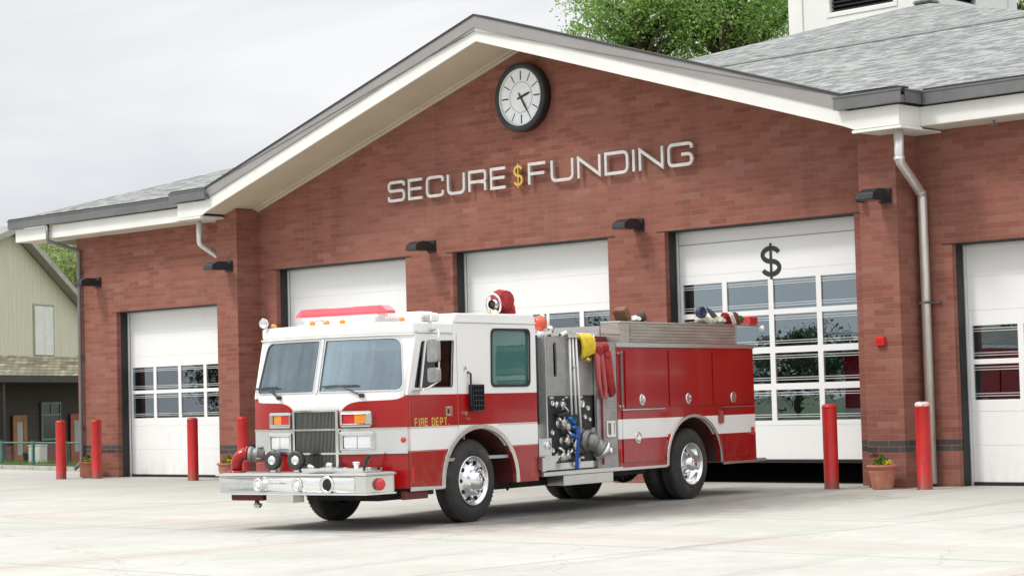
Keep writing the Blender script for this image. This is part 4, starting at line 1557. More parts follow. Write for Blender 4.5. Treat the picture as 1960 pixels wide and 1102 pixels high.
# ------------------------------------------------------------------ FIRE ENGINE  (local x = rearwards, y = towards its right side, z = up)
TH = -.156
FT = empty('fire_engine', (15.913, -9.886, 0), math.pi / 2 - TH)
tag(FT, 'red and white fire engine parked on the forecourt facing left', 'fire engine')
TW = 2.54
def ub(v): return -1.62 + .266 * ((v - TW / 2) / (TW / 2)) ** 2
def sl_(z): return .25 * max(0, z - 1.69)
def front(v, z, c): return (ub(v) + sl_(z) - c, v, z)
CUTS = [i * .1 for i in range(1, 26)]
side0 = lambda a, c, e: (a, .04 - e, c)          # near side, outer face at y=0
side1 = lambda a, c, e: (a, TW - .04 + e, c)
def sidep(near, d0):
    return (lambda a, c, e: (a, -d0 - e, c)) if near else (lambda a, c, e: (a, TW + d0 + e, c))
def arch(cx, r, zb, zt, n=20, z_end=None):
    """points of a wheel arch from right to left (decreasing x)"""
    return [(cx + r * math.cos(R(180 * k / n)), zb + (zt - zb) * math.sin(R(180 * k / n)) ** .9) for k in range(n + 1)]
AF = (.135, .785, .47, 1.20)
AR = (5.61, .78, .53, 1.235)
doorwin = roundpoly([(-1.22, 1.745), (-.437, 1.745), (-.39, 2.335), (-1.055, 2.32)], .03, 3)
rearwin = roundpoly([(.41, 1.74), (1.30, 1.74), (1.325, 2.50), (.435, 2.495)], .09, 5)
cab_out = [(-1.354, .50), (-1.354, 1.69), (-1.175, 2.42), (-.40, 2.42), (-.40, 2.56), (1.46, 2.56), (1.46, .47)] + arch(*AF) + [(-.65, .50)]
for near in (True, False):
    b = B()
    b.plate(cab_out, [doorwin, rearwin], .04, side0 if near else side1)
    o = b.obj('cab_side', 'cabpaint', FT)
# front skin
b = B()
ws1 = roundpoly([(.055, 1.715), (1.225, 1.715), (1.225, 2.375), (.16, 2.375)], [.10, .02, .02, .12], 6)
ws2 = [(TW - a, c) for a, c in ws1][::-1]
b.plate([(.02, .70), (TW - .02, .70), (TW - .02, 2.42), (.02, 2.42)], [ws1, ws2], .03, lambda a, c, e: front(a, c, e - .03), CUTS)
b.obj('cab_front', 'whitepaint', FT)
# lower red panels with rounded shoulders
lobe = roundpoly([(.0, .50), (.0, 1.66), (.12, 1.60), (.74, 1.585), (.90, 1.47), (.90, .50)], [0, 0, .08, .16, .1, 0], 5)
for near in (True, False):
    g_ = (lambda a, c, e: front(a, c, e + .001)) if near else (lambda a, c, e: front(TW - a, c, e + .001))
    b = B()
    b.plate(lobe, [], .006, g_, CUTS)
    b.obj('front_panel', 'redpaint', FT)
    b = B()
    b.plate([(.01, .955), (.88, .955), (.88, 1.235), (.01, 1.235)], [], .004, lambda a, c, e, g=g_: g(a, c, e + .0075), CUTS)
    b.obj('chrome_band', 'alu', FT)
    b = B()
    for zz in (.945, 1.245):
        b.plate([(.005, zz - .012), (.905, zz - .012), (.905, zz + .012), (.005, zz + .012)], [], .014, lambda a, c, e, g=g_: g(a, c, e + .0075), CUTS)
    b.obj('trim_strip', 'chrome', FT)
    # corner cap so the skin closes round the pillar
    b = B(); b.smooth = True
    yy = .0 if near else TW
    sg = 1 if near else -1
    b.tube([(-1.352, yy + sg * .012, .50), (-1.352, yy + sg * .012, 1.69), (-1.172, yy + sg * .012, 2.42)], .014, 8)
    b.obj('corner_moulding', 'cabpaint', FT)
    # turn signals
    b = B()
    b.plate(rrect(.585, 1.02, 1.275, 1.47, .03), [rrect(.66, .99, 1.315, 1.435, .01)], .05, lambda a, c, e, g=g_: g(a - .16, c, e + .008))
    sg_ = b.obj('signal_bezel', 'chrome', FT)
    for (a0, a1, mt) in ((.665, .825, 'amber'), (.828, .985, 'redlens')):
        b = B()
        b.plate(rrect(a0, a1, 1.318, 1.432, .01), [], .03, lambda a, c, e, g=g_: g(a - .16, c, e + .012))
        b.obj('signal_lens', mt, sg_)
    b = B()
    b.plate(rrect(.56, 1.03, .975, 1.215, .02), [rrect(.60, .985, 1.0, 1.165, .015)], .045, lambda a, c, e, g=g_: g(a - .16, c, e + .012))
    hb = b.obj('headlight_bezel', 'chrome', FT)
    for (a0, a1) in ((.608, .785), (.797, .978)):
        b = B()
        b.plate(rrect(a0, a1, 1.012, 1.155, .012), [], .03, lambda a, c, e, g=g_: g(a - .16, c, e + .013))
        b.obj('headlight', 'lens', hb)
    # windshield gasket and glass
    wsx = ws1 if near else ws2
    cx_ = sum(a for a, _ in wsx) / len(wsx); cz_ = sum(c for _, c in wsx) / len(wsx)
    def grow(pts, d):
        return [(a + d * (1 if a > cx_ else -1), c + d * (1 if c > cz_ else -1)) for a, c in pts]
    b = B()
    b.plate(grow(wsx, .006), [grow(wsx, -.008)], .008, lambda a, c, e: front(a, c, e + .001), CUTS)
    gk = b.obj('windshield_trim', 'chromedull', FT)
    b = B()
    b.plate(grow(wsx, .002), [], .004, lambda a, c, e: front(a, c, e - .014), CUTS)
    b.obj('windshield', 'windshield', FT)
b = B()
b.plate([(1.245, 1.705), (1.295, 1.705), (1.295, 2.39), (1.245, 2.39)], [], .012, lambda a, c, e: front(a, c, e + .002))
b.obj('centre_post', 'chrome', FT)
# grille
b = B()
b.plate([(.93, .72), (1.61, .72), (1.61, 1.475), (.93, 1.475)], [], .004, lambda a, c, e: front(a, c, e + .001), CUTS)
gr = b.obj('grille', 'dark', FT)
b = B()
k = 0
v = .945
while v < 1.60:
    b.plate([(v, .73), (v + .007, .73), (v + .007, 1.465), (v, 1.465)], [], .03, lambda a, c, e: front(a, c, e + .0055))
    v += .0215
b.obj('grille_bars', simple('grille_metal', (.30, .30, .29), .35, .8, var=.1), gr)
b = B()
for (a0, a1, c0, c1) in ((.895, .932, .72, 1.49), (1.608, 1.645, .72, 1.49)):
    b.plate([(a0, c0), (a1, c0), (a1, c1), (a0, c1)], [], .045, lambda a, c, e: front(a, c, e + .008))
for zz in (.945, 1.245, 1.48):
    b.plate([(.933, zz - .011), (1.607, zz - .011), (1.607, zz + .011), (.933, zz + .011)], [], .042, lambda a, c, e: front(a, c, e + .008), CUTS)
b.obj('grille_frame', 'chrome', gr)
# wipers
for a0, sgn in ((.62, 1), (1.98, 1)):
    b = B()
    P0 = Vector(front(a0 - .05, 1.66, .03)); P1 = Vector(front(a0 + .27, 1.80, .045))
    b.tube([P0, P1], [.012, .008], 6)
    Q0 = Vector(front(a0 + .02, 1.795, .03)); Q1 = Vector(front(a0 + .56, 1.785, .03))
    b.tube([Q0, (Q0 + Q1) / 2 + Vector((-.012, 0, .006)), Q1], .011, 6)
    b.cyl(P0 + Vector((.03, 0, 0)), P0 + Vector((-.02, 0, 0)), .028, seg=10)
    b.obj('wiper', 'black', FT)

# roof: front slab follows the curved brow, rear part is raised
fr_ = [(ub(v) + sl_(2.42) - .03, v) for v in [TW * i / 16 for i in range(17)]]
b = B()
b.plate([( -.385, 0.0), (-.385, TW)] + fr_[::-1], [], .15, lambda a, c, e: (a, c, 2.423 + e))
b.obj('cab_roof', 'whitepaint', FT, bevel=.035)
b = B()
b.plate([(u - .012, v) for u, v in fr_] + [(u + .03, v) for u, v in fr_[::-1]], [], .02, lambda a, c, e: (a, c, 2.405 + e))
b.obj('brow_moulding', 'whitepaint', FT)
b = B()
b.plate([(-.40, 2.40), (-.40, 2.60), (-.33, 2.69), (1.42, 2.705), (1.462, 2.66), (1.462, 2.562), (-.36, 2.562)], [], TW + .006, lambda a, c, e: (a, -.003 + e, c))
b.obj('raised_roof', 'whitepaint', FT, bevel=.02)
b = B()
b.box(-.30, 1.462, -.012, -.004, 2.575, 2.59)
b.box(-1.15, -.40, -.02, -.001, 2.428, 2.442)
b.obj('drip_rail', 'whitepaint', FT)
# rear wall, floor, interior
b = B()
b.plate([(.045, .5), (TW - .045, .5), (TW - .045, 2.55), (.045, 2.55)], [rrect(.6, TW - .6, 1.75, 2.35, .08)], .035, lambda a, c, e: (1.42 + e, a, c))
b.obj('cab_rear_wall', 'whitepaint', FT)
b = B()
b.box(-1.3, 1.41, .05, TW - .05, .80, .84)
b.obj('cab_floor', 'interior', FT)
b = B()
b.box(-1.30, -1.0, .06, TW - .06, 1.20, 1.66, .04)
b.box(-.55, .25, .85, 1.70, .85, 1.45, .05)
b.obj('dashboard', 'interior', FT)
b = B()
b.box(-1.05, 1.40, .05, TW - .05, 2.395, 2.40)
b.obj('headliner', 'whitepaint', FT)
b = B()
for y0 in (.62, 1.86):
    b.box(.42, .46, y0 - .14, y0 - .10, .85, 2.39)
    b.box(.42, .46, y0 + .10, y0 + .14, .85, 2.39)
b.obj('partition_posts', 'whitepaint', FT)
b = B()
b.obox(Matrix.Translation((-1.16, .55, 1.69)) @ Matrix.Rotation(R(12), 4, 'Z'), .16, .34, .01)
b.obox(Matrix.Translation((-1.12, 1.85, 1.68)), .12, .3, .02)
b.obj('papers', 'whitepaint', FT)
for y0 in (.25, 1.65):
    b = B()
    b.box(-1.08, -1.05, y0, y0 + .55, 2.22, 2.385, .01)
    b.obj('sun_visor', 'shutter', FT)
for y0 in (.28, 1.72):
    b = B()
    b.box(-.62, -.14, y0, y0 + .52, 1.22, 1.36, .05)
    b.obox(Matrix.Translation((-.12, y0 + .26, 1.72)) @ Matrix.Rotation(R(8), 4, 'Y'), .13, .5, .8, .05)
    b.obj('seat', 'seat', FT)
b = B(); b.smooth = True
ring = [Vector((-.92 + .10 * math.cos(R(18 * k)), .54 + .22 * math.sin(R(18 * k)), 1.72 + .20 * math.cos(R(18 * k)))) for k in range(21)]
b.tube(ring, .014, 6, False)
b.cyl((-.92, .54, 1.72), (-1.05, .54, 1.58), .03)
b.cyl((-.92, .33, 1.72), (-.92, .75, 1.72), .012)
b.obj('steering_wheel', 'rubber', FT)
b = B()
b.box(-.9, -.55, 1.0, 1.5, 2.22, 2.40, .03)
b.obj('overhead_console', 'whitepaint', FT)
# side glass
for near in (True, False):
    s_ = 1 if near else -1
    y_ = .022 if near else TW - .028
    b = B()
    b.plate(doorwin, [], .006, lambda a, c, e: (a, y_ + e, c))
    b.obj('door_glass', 'cabglass', FT)
    b = B()
    b.plate(rearwin, [], .006, lambda a, c, e: (a, y_ + e, c))
    b.obj('crew_window', 'tealglass', FT)
    gp = sidep(near, .0005)
    def ringp(pts, d_out, d_in, dep, mat, nm):
        cx_ = sum(a for a, _ in pts) / len(pts); cz_ = sum(c for _, c in pts) / len(pts)
        g = lambda d: [(a + d * (1 if a > cx_ else -1), c + d * (1 if c > cz_ else -1)) for a, c in pts]
        b = B()
        b.plate(g(d_out), [g(-d_in)], dep, gp)
        return b.obj(nm, mat, FT)
    ringp(rearwin, .008, .022, .010, 'rubber', 'crew_window_seal')
    ringp(doorwin, .004, .008, .006, 'rubber', 'door_window_seal')
    b = B()
    b.plate([(-1.115, 1.745), (-1.085, 1.745), (-.965, 2.335), (-.995, 2.335)], [], .012, gp)
    b.obj('quarter_post', 'whitepaint', FT)
    if near:
        b = B()
        b.plate([(.47, 1.79), (.62, 1.79), (.64, 2.45), (.49, 2.45)], [], .004, lambda a, c, e: (a, y_ + s_ * (.1) + e, c))
        b.obj('window_blind', 'interior', FT)
    # door seams
    b = B()
    for (a0, c0, a1, c1) in ((-1.336, .53, -1.330, 1.69), (-.328, 1.20, -.322, 2.42), (-1.33, 1.243, -.325, 1.2445)):
        b.plate([(a0, c0), (a1, c0), (a1, c1), (a0, c1)], [], .0012, gp)
    b.obj('door_seam', simple('seam_line', (.30, .20, .14), .6), FT)
    # gold pin stripes above and below the white band
    b = B()
    b.bm.free()
    for zz in (.950, 1.2405):
        for (a0, a1) in ((-1.35, -.60 if zz < 1 else -.32), (.88 if zz < 1 else .55, 1.458)):
            b = B()
            b.plate([(a0, zz - .004), (a1, zz - .004), (a1, zz + .004), (a0, zz + .004)], [], .001, gp)
            b.obj('pin_stripe', 'pin', FT)
    # fender trim ring
    A0 = arch(*AF)
    A1 = arch(AF[0], AF[1] + .075, AF[2], AF[3] + .055)
    b = B()
    b.plate(A0 + A1[::-1], [], .022, gp)
    b.obj('fender_trim', 'chromedull', FT, bevel=.006)
    # sill strip
    b = B()
    b.plate([(-1.352, .462), (-.66, .462), (-.66, .50), (-1.352, .515)], [], .012, lambda a, c, e: (gp(a, c, e)))
    b.obj('sill_strip', 'alu', FT)
    # handle
    b = B()
    b.plate(rrect(-.60, -.46, 1.375, 1.50, .015), [rrect(-.57, -.49, 1.40, 1.48, .01)], .014, gp)
    b.plate(rrect(-.545, -.52, 1.39, 1.49, .008), [], .03, gp)
    b.obj('door_handle', 'chrome', FT)
# wheel housings
MT['housing'] = simple('wheel_housing_red', (.10, .012, .012), .6, dirt=((.05, .04, .035), 3, .45, .7))
for cxx, rr, zb_, zt_ in (AF, AR):
    for y0, y1 in ((.042, .62), (TW - .62, TW - .042)):
        b = B()
        A = arch(cxx, rr - .005, zb_, zt_ - .005)
        Bq = arch(cxx, rr + .02, zb_, zt_ + .02)
        b.plate(A + Bq[::-1], [], y1 - y0, lambda a, c, e: (a, y0 + e, c))
        b.obj('wheel_housing', 'housing', FT)

# lettering on the door (gold leaf)
xs = -1.235
lg = None
for ch in 'FIRE DEPT.':
    if ch == ' ':
        xs += .055
        continue
    wd_ = .0 if ch in 'I.' else .050
    b = letter(ch, xs + .008, 1.268, wd_ if ch not in 'I.' else .02, .086, .0185, .002, lambda a, c, e: (a, -.0006 - e, c))
    b.obj('door_letter', 'gold', FT)
    xs += (wd_ if wd_ else .0) + .036

# bumper
yb_ = TW / 2
def bump_plan(d, off=0.0):
    pl = [(-1.665, -.02 + d), (-1.70, -.02 + d), (-2.16 + d, .05 + d), (-2.16 + d, TW - .05 - d), (-1.70, TW + .02 - d), (-1.665, TW + .02 - d)]
    return pl
b = B()
b.plate(bump_plan(.02), [], .205, lambda a, c, e: (a, c, .478 + e))
bm_ = b.obj('bumper', 'chromedull', FT, bevel=.006)
b = B()
b.plate(bump_plan(-.012), [], .024, lambda a, c, e: (a, c, .453 + e))
b.plate(bump_plan(-.012), [], .030, lambda a, c, e: (a, c, .689 + e))
b.obj('bumper_lip', 'chrome', bm_, bevel=.004)
b = B()
b.plate([(-1.56, .12), (-1.66, .02), (-2.09, .09), (-2.09, TW - .09), (-1.66, TW - .02), (-1.56, TW - .12)], [], .003, lambda a, c, e: (a, c, .7195 + e))
b.obj('bumper_deck', 'tread', bm_)
b = B()
b.smooth = True
pf = [(-2.1405 - .020 * math.sin(math.pi * k / 12) ** .7, .492 + .182 * k / 12) for k in range(13)]
b.plate(pf, [], TW - .34, lambda a, c, e: (a, .24 + e, c))
b.smooth = False
b.obj('bumper_face', simple('polished_face', (.90, .90, .90), .10, 1.0, var=.03, bmp=.02, bs=8), bm_)
for vv, kind_ in ((1.78, 0), (1.13, 0), (.655, 1)):
    b = B(); b.smooth = True
    b.lathe([(.085, .0), (.085, .03), (.07, .04), (.055, .01), (.0, .005)] if kind_ == 0 else [(.11, 0), (.11, .025), (.085, .03), (.075, .01), (0, .008)], (-2.154, vv, .578), (-1, 0, 0), 28)
    if kind_: b.mi = 0
    o = b.obj('bumper_horn' if kind_ else 'bumper_lamp', 'chrome', FT)
    b = B(); b.smooth = True
    if kind_:
        b.lathe([(.072, .012), (.05, .02), (.02, .012), (.0, .03)], (-2.154, vv, .578), (-1, 0, 0), 24)
        b.obj('horn_mouth', 'dark', o)
    else:
        b.lathe([(.055, .012), (.04, .028), (0, .034)], (-2.154, vv, .578), (-1, 0, 0), 24)
        b.obj('lamp_lens', 'lens', o)
nrm = Vector((-.07, -.44, 0)).normalized()
for near in (True,):
    c0 = Vector((-1.93, .028, .578)) if near else Vector((-1.862, TW - .055, .575))
    n_ = Vector((nrm.x, nrm.y if near else -nrm.y, 0))
    b = B(); b.smooth = True
    b.lathe([(.075, .0), (.075, .03), (.06, .05), (.03, .06), (0, .062)], c0, n_, 24)
    b.obj('bumper_marker_light', 'redlens', FT)
# things on the bumper
b = B(); b.smooth = True
ed = Vector((.52, -.80, -.12)).normalized()
path = [Vector((-1.88, 2.40, .72)), Vector((-1.88, 2.40, .82))]
for a in range(15, 91, 15):
    path.append(Vector((-1.88, 2.40, .82)) + Vector((ed.x, ed.y, 0)) * .13 * (1 - math.cos(R(a))) + Vector((0, 0, .14 * math.sin(R(a)))))
b.tube(path, [.072] * 2 + [.076] * 6, 16)
b.lathe([(.12, 0), (.12, .02), (.08, .03)], (-1.88, 2.40, .721), (0, 0, 1), 20)
b.lathe([(.08, 0), (.092, .005), (.092, .03), (.08, .035)], path[-1] + ed * -.02, ed, 20)
io = b.obj('intake_elbow', 'redpaint', FT)
b = B(); b.smooth = True
b.lathe([(.082, .0), (.098, .01), (.10, .05), (.085, .055), (.085, .10), (.10, .105), (.102, .13), (.085, .135), (.08, .20), (.06, .21), (.02, .20), (0, .20)], path[-1] + ed * .02, ed, 22)
for k in range(3):
    a_ = R(120 * k + 30)
    e1_ = ed.cross(Vector((0, 0, 1))).normalized(); e2_ = ed.cross(e1_)
    p_ = path[-1] + ed * .14 + (e1_ * math.cos(a_) + e2_ * math.sin(a_)) * .095
    b.cyl(p_, p_ + ed * .07, .018, seg=8)
b.obj('intake_cap', simple('cast_grey', (.30, .30, .29), .5, .6, var=.35, vs_=16, bmp=.5), io)
for vv in (1.80, 1.41):
    b = B(); b.smooth = True
    b.lathe([(.06, -.06), (.118, -.03), (.122, .02), (.10, .045), (.07, .03), (.06, .03)], (-1.86, vv, .872), (-1, -.1, .0), 28)
    s_o = b.obj('mechanical_siren', simple('siren_dark', (.07, .075, .07), .4, .5, var=.3), FT)
    b = B(); b.smooth = True
    b.lathe([(.06, .031), (.045, .05), (.0, .055)], (-1.86, vv, .872), (-1, -.1, 0), 20)
    b.obj('siren_hub', 'chrome', s_o)
    b = B()
    b.box(-1.86, -1.76, vv - .04, vv + .04, .724, .80)
    b.obj('siren_foot', 'chromedull', s_o)
b = B()
b.box(-2.02, -1.66, .20, 1.18, .724, .745, .004)
b.box(-2.03, -2.01, .20, 1.18, .746, .775)
b.box(-1.67, -1.65, .20, 1.18, .746, .775)
b.obj('bumper_tray', 'chrome', FT)
rnd = random.Random(21)
b = B(); b.smooth = True
b.lathe([(0, 0), (.05, 0), (.05, .07), (.035, .09), (0, .095)], (-1.80, .92, .747), (0, 0, 1), 16)
b.obj('hose_adapter', 'chrome', FT)
b = B(); b.smooth = True
b.lathe([(0, 0), (.035, 0), (.035, .06), (.05, .07), (.05, .1), (0, .1)], (-1.78, .50, .747), (0, 0, 1), 16)
b.obj('hose_adapter', 'chrome', FT)
b = B(); b.smooth = True
b.tube([(-1.86, 1.13, .77), (-1.84, 1.22, .80), (-1.80, 1.30, .79)], .03, 10)
b.obj('hose_adapter', 'chrome', FT)
b = B()
b.tube([(-1.82, .36, .747), (-1.80, .33, .86), (-1.79, .28, .93)], .022, 8)
b.tube([(-1.80, .31, .86), (-1.80, .26, .84)], .014, 8)
b.obj('spotlight_lever', 'black', FT)
b = B()
b.box(-2.142, -1.80, .62, .98, .700, .7225)
b.obj('tray_strap', 'rubber', FT)
# below bumper
b = B()
b.box(-2.06, -1.85, 1.30, 1.74, .35, .452)
b.obj('licence_bracket', 'chromedull', FT)
b = B()
b.box(-1.98, -1.5, 1.88, 2.42, .37, .45, .02)
b.cyl((-1.95, 2.0, .40), (-1.95, 2.0, .29), .03)
b.obj('pipe_shroud', simple('dark_red_frame', (.12, .015, .015), .5), FT)
b = B()
b.lathe([(.035, 0), (.06, .02), (.04, .06), (0, .06)], (-1.96, 1.98, .34), (0, 0, -1), 12)
b.obj('drain_valve', 'chromedull', FT)

# light bar and roof fittings
b = B()
zl0, zl1 = 2.70, 2.815
rows_ = [((.50, zl0), 0), ]
ends = [(.47, 0.0, .0), (.60, 1.0, 1.0), (2.09, 1.0, 1.0), (2.22, 0, 0)]
def lb_section(v, w_, h_):
    hw = .12 * (.75 + .25 * w_)
    return [(-.92 - hw, v, zl0), (-.92 - hw, v, zl0 + .03), (-.92 - hw * .82, v + 0, zl0 + .03 + .08 * h_), (-.92 + hw * .82, v, zl0 + .03 + .08 * h_), (-.92 + hw, v, zl0 + .03), (-.92 + hw, v, zl0)]
segs = [lb_section(*e) for e in [(.58, 0, .1), (.68, 1, 1), (1.12, 1, 1), (1.135, 1, .93), (1.55, 1, .93), (1.565, 1, 1), (2.0, 1, 1), (2.11, 0, .1)]]
bmv = [[b.bm.verts.new(p_) for p_ in s_] for s_ in segs]
for A, C in zip(bmv, bmv[1:]):
    for k in range(6):
        b.bm.faces.new((A[k], A[(k + 1) % 6], C[(k + 1) % 6], C[k]))
b.bm.faces.new(bmv[0]); b.bm.faces.new(bmv[-1][::-1])
lb_ = b.obj('light_bar', 'lightbar', FT, bevel=.01)
b = B()
b.box(-1.03, -.81, .72, 1.98, 2.66, 2.699)
b.obj('light_bar_base', 'whitepaint', lb_)
for vv in (.86, 1.86):
    b = B()
    f = lambda a, c, e: (a, vv - .09 + e, c)
    b.plate([(-1.06, 2.574), (-.78, 2.574), (-.83, 2.66), (-1.01, 2.66)], [], .16, f)
    b.obj('light_bar_foot', 'whitepaint', lb_)
b = B()
b.box(-.72, -.40, -.0 + .25, .95, 2.575, 2.72, .06, 4)
b.obj('air_horn_cover', 'whitepaint', FT, bevel=.0)
b = B()
b.box(-.95, -.55, .06, .40, 2.575, 2.69, .05, 4)
b.obj('siren_cover', 'whitepaint', FT)
for v in (.20, 1.02, 1.27, 1.52, 2.34):
    b = B(); b.smooth = True
    uu = ub(v) + sl_(2.42) + .06
    b.lathe([(.035, 0), (.04, .015), (.036, .045), (.02, .055), (0, .056)], (uu, v, 2.574), (0, 0, 1), 14)
    b.obj('marker_lamp', 'amber', FT)
for v in (1.38, .86, .70, 1.14):
    b = B(); b.smooth = True
    uu = ub(v) + sl_(2.42) + .05
    b.lathe([(.055, 0), (.05, .03), (.03, .05), (0, .05)], (uu, v, 2.574), (0, 0, 1), 14)
    b.obj('white_marker', 'whitepaint', FT)
# spotlight on the far corner
b = B(); b.smooth = True
b.lathe([(0, 0), (.035, .01), (.06, .045), (.065, .08), (.058, .085), (.045, .07), (0, .065)], (-1.24, 2.42, 2.635), (-1, -.25, .05), 24)
b.cyl((-1.25, 2.42, 2.575), (-1.25, 2.42, 2.62), .02)
b.obj('spotlight', 'chrome', FT)
b = B()
b.box(-1.0, -.88, .02, .05, 2.60, 2.62)
b.tube([(-.85, .02, 2.47), (-.86, 0, 2.56), (-.92, .02, 2.66)], .012, 6)
b.tube([(-.86, 0, 2.56), (-.80, .03, 2.66)], .01, 6)
b.cyl((-.86, .0, 2.44), (-.86, .0, 2.48), .03)
b.obj('mirror_bracket', 'chromedull', FT)
# mirrors
b = B(); b.smooth = True
ym = -.34
b.tube([(-.88, -.02, 2.45), (-1.0, -.2, 2.47), (-1.14, ym, 2.42), (-1.15, ym, 2.30), (-1.15, ym, 1.95), (-1.15, ym, 1.82), (-1.20, -.2, 1.73), (-1.25, -.02, 1.70)], .012, 8)
mr = b.obj('mirror_arm', 'chromedull', FT)
for (z0, z1) in ((2.05, 2.33), (1.80, 1.98)):
    b = B()
    b.plate(rrect(-.11, .11, z0, z1, .04), [], .07, lambda a, c, e: (-1.29 + e * 1.0 + a * .35, ym + .0 + a, c))
    m_ = b.obj('mirror', simple('mirror_shell', (.42, .42, .41), .3, .85, var=.25, vs_=9), mr, bevel=.012)
    b = B()
    b.plate(rrect(-.09, .09, z0 + .02, z1 - .02, .03), [], .003, lambda a, c, e: (-1.2195 + e + a * .35, ym + a, c))
    b.obj('mirror_glass', 'chrome', m_)
# grab rail, step grid, little door fittings
b = B(); b.smooth = True
b.tube([(-.10, -.001, 1.93), (-.10, -.05, 1.91), (-.10, -.05, 1.5), (-.10, -.001, 1.48)], .014, 8)
b.obj('grab_rail', 'rubber', FT)
b = B()
for k in range(6):
    zz = 1.43 + k * .064
    b.box(-.085, .16, -.075, -.003, zz, zz + .012)
for k in range(5):
    xx = -.085 + k * .058
    b.box(xx, xx + .013, -.074, -.004, 1.43, 1.77)
b.box(-.085, .16, -.006, -.002, 1.43, 1.77)
b.obj('step_grid', 'black', FT)
b = B()
b.cyl((-.19, -.001, 1.40), (-.19, -.03, 1.40), .03, seg=14)
b.cyl((-.13, -.001, 1.33), (-.13, -.025, 1.33), .018, seg=12)
b.cyl((-.17, -.001, 1.98), (-.17, -.02, 1.98), .02, seg=12)
b.obj('lock_fitting', 'chrome', FT)
b = B()
b.box(-1.30, -1.12, -.012, -.001, 1.665, 1.705, .004)
b.obj('vent_flap', 'chromedull', FT)
b = B()
b.lathe([(.035, 0), (.035, .012), (.02, .025), (0, .026)], front(.06, 1.10, .012), (-1, -.3, 0), 14)
b.obj('side_marker', 'redlens', FT)
b = B()
b.plate(rrect(-1.325, -1.285, .56, .76, .012), [], .01, lambda a, c, e: (a, -.0015 - e, c))
b.obj('reflector', 'alarm', FT)

# wheels -----------------------------------------------------------------
TR = .535
def wheel(x, y0, out, front_=True, dual=False):
    """y0 outer face, out = -1 near side / +1 far side"""
    ax = (0, out, 0)
    root = None
    b = B(); b.smooth = True
    w_ = .285
    prof = [(.30, -.03), (.335, -.005), (.40, .0), (.47, -.012), (.505, -.035), (.525, -.055), (TR, -.065), (TR, -.085)]
    n_g = 5
    for k in range(n_g):
        s0 = -.09 - k * .026
        prof += [(TR, s0), (TR, s0 - .016), (TR - .012, s0 - .018), (TR - .012, s0 - .024)]
    prof += [(TR, -.22), (.525, -w_ + .055), (.47, -w_ + .012), (.40, -w_), (.30, -w_ + .03)]
    b.lathe(prof, (x, y0, TR - .003), ax, 64)
    # tread shoulder blocks
    b.smooth = False
    for k in range(56):
        a = 2 * math.pi * k / 56
        m4 = Matrix.Translation((x, y0, TR - .003)) @ Matrix.Rotation(a, 4, 'Y')
        b.obox(m4 @ Matrix.Translation((0, out * -.058, TR - .014)), .020, .03, .014)
    wh = b.obj('wheel', 'tyre', FT)
    b = B(); b.smooth = True
    if front_:
        prof = [(.318, -.03), (.322, .0), (.312, .012), (.300, .004), (.293, -.02), (.275, -.035), (.20, -.015), (.195, .01), (.18, .02)]
    else:
        prof = [(.318, -.03), (.322, .0), (.312, .012), (.300, .002), (.285, -.06), (.262, -.13), (.24, -.15), (.15, -.15), (.145, -.13)]
    b.lathe(prof, (x, y0, TR - .003), ax, 48)
    rm = b.obj('rim', 'chrome', wh)
    b = B(); b.smooth = True
    if front_:
        b.lathe([(.195, .0), (.185, .022), (.13, .03), (.115, .05), (.10, .09), (.06, .105), (0, .108)], (x, y0, TR - .003), ax, 32)
    else:
        b.lathe([(.15, -.15), (.145, -.10), (.115, -.06), (.11, .02), (.08, .045), (0, .05)], (x, y0, TR - .003), ax, 32)
    b.obj('hub', 'chrome', wh)
    b = B()
    for k in range(10):
        a = 2 * math.pi * (k + .5) / 10
        rr = .24 if front_ else .205
        yy = y0 + out * (-.020 if front_ else -.149)
        c = (x + rr * math.sin(a), yy, TR + rr * math.cos(a))
        b.cyl(c, (c[0], c[1] + out * .006, c[2]), .026, seg=14)
    b.obj('hand_hole', 'dark', wh)
    b = B(); b.smooth = True
    for k in range(10):
        a = 2 * math.pi * k / 10
        rr = .158 if front_ else .172
        yy = y0 + out * (.02 if front_ else -.150)
        c = (x + rr * math.sin(a), yy, TR + rr * math.cos(a))
        b.cyl(c, (c[0], c[1] + out * .035, c[2]), .019, .012, seg=8)
    b.obj('lug_nuts', 'chrome', wh)
    if dual:
        b = B(); b.smooth = True
        prof = [(.30, 0), (.47, .0), (TR, -.05), (TR, -.22), (.47, -.27), (.30, -.27)]
        b.lathe(prof, (x, y0 - out * .33, TR - .003), ax, 48)
        b.obj('inner_tyre', 'tyre', wh)
    return wh
WBX = 5.61
wheel(.02, .035, -1)
wheel(.02, TW - .035, 1)
wheel(WBX, .045, -1, False, True)
wheel(WBX, TW - .045, 1, False, True)
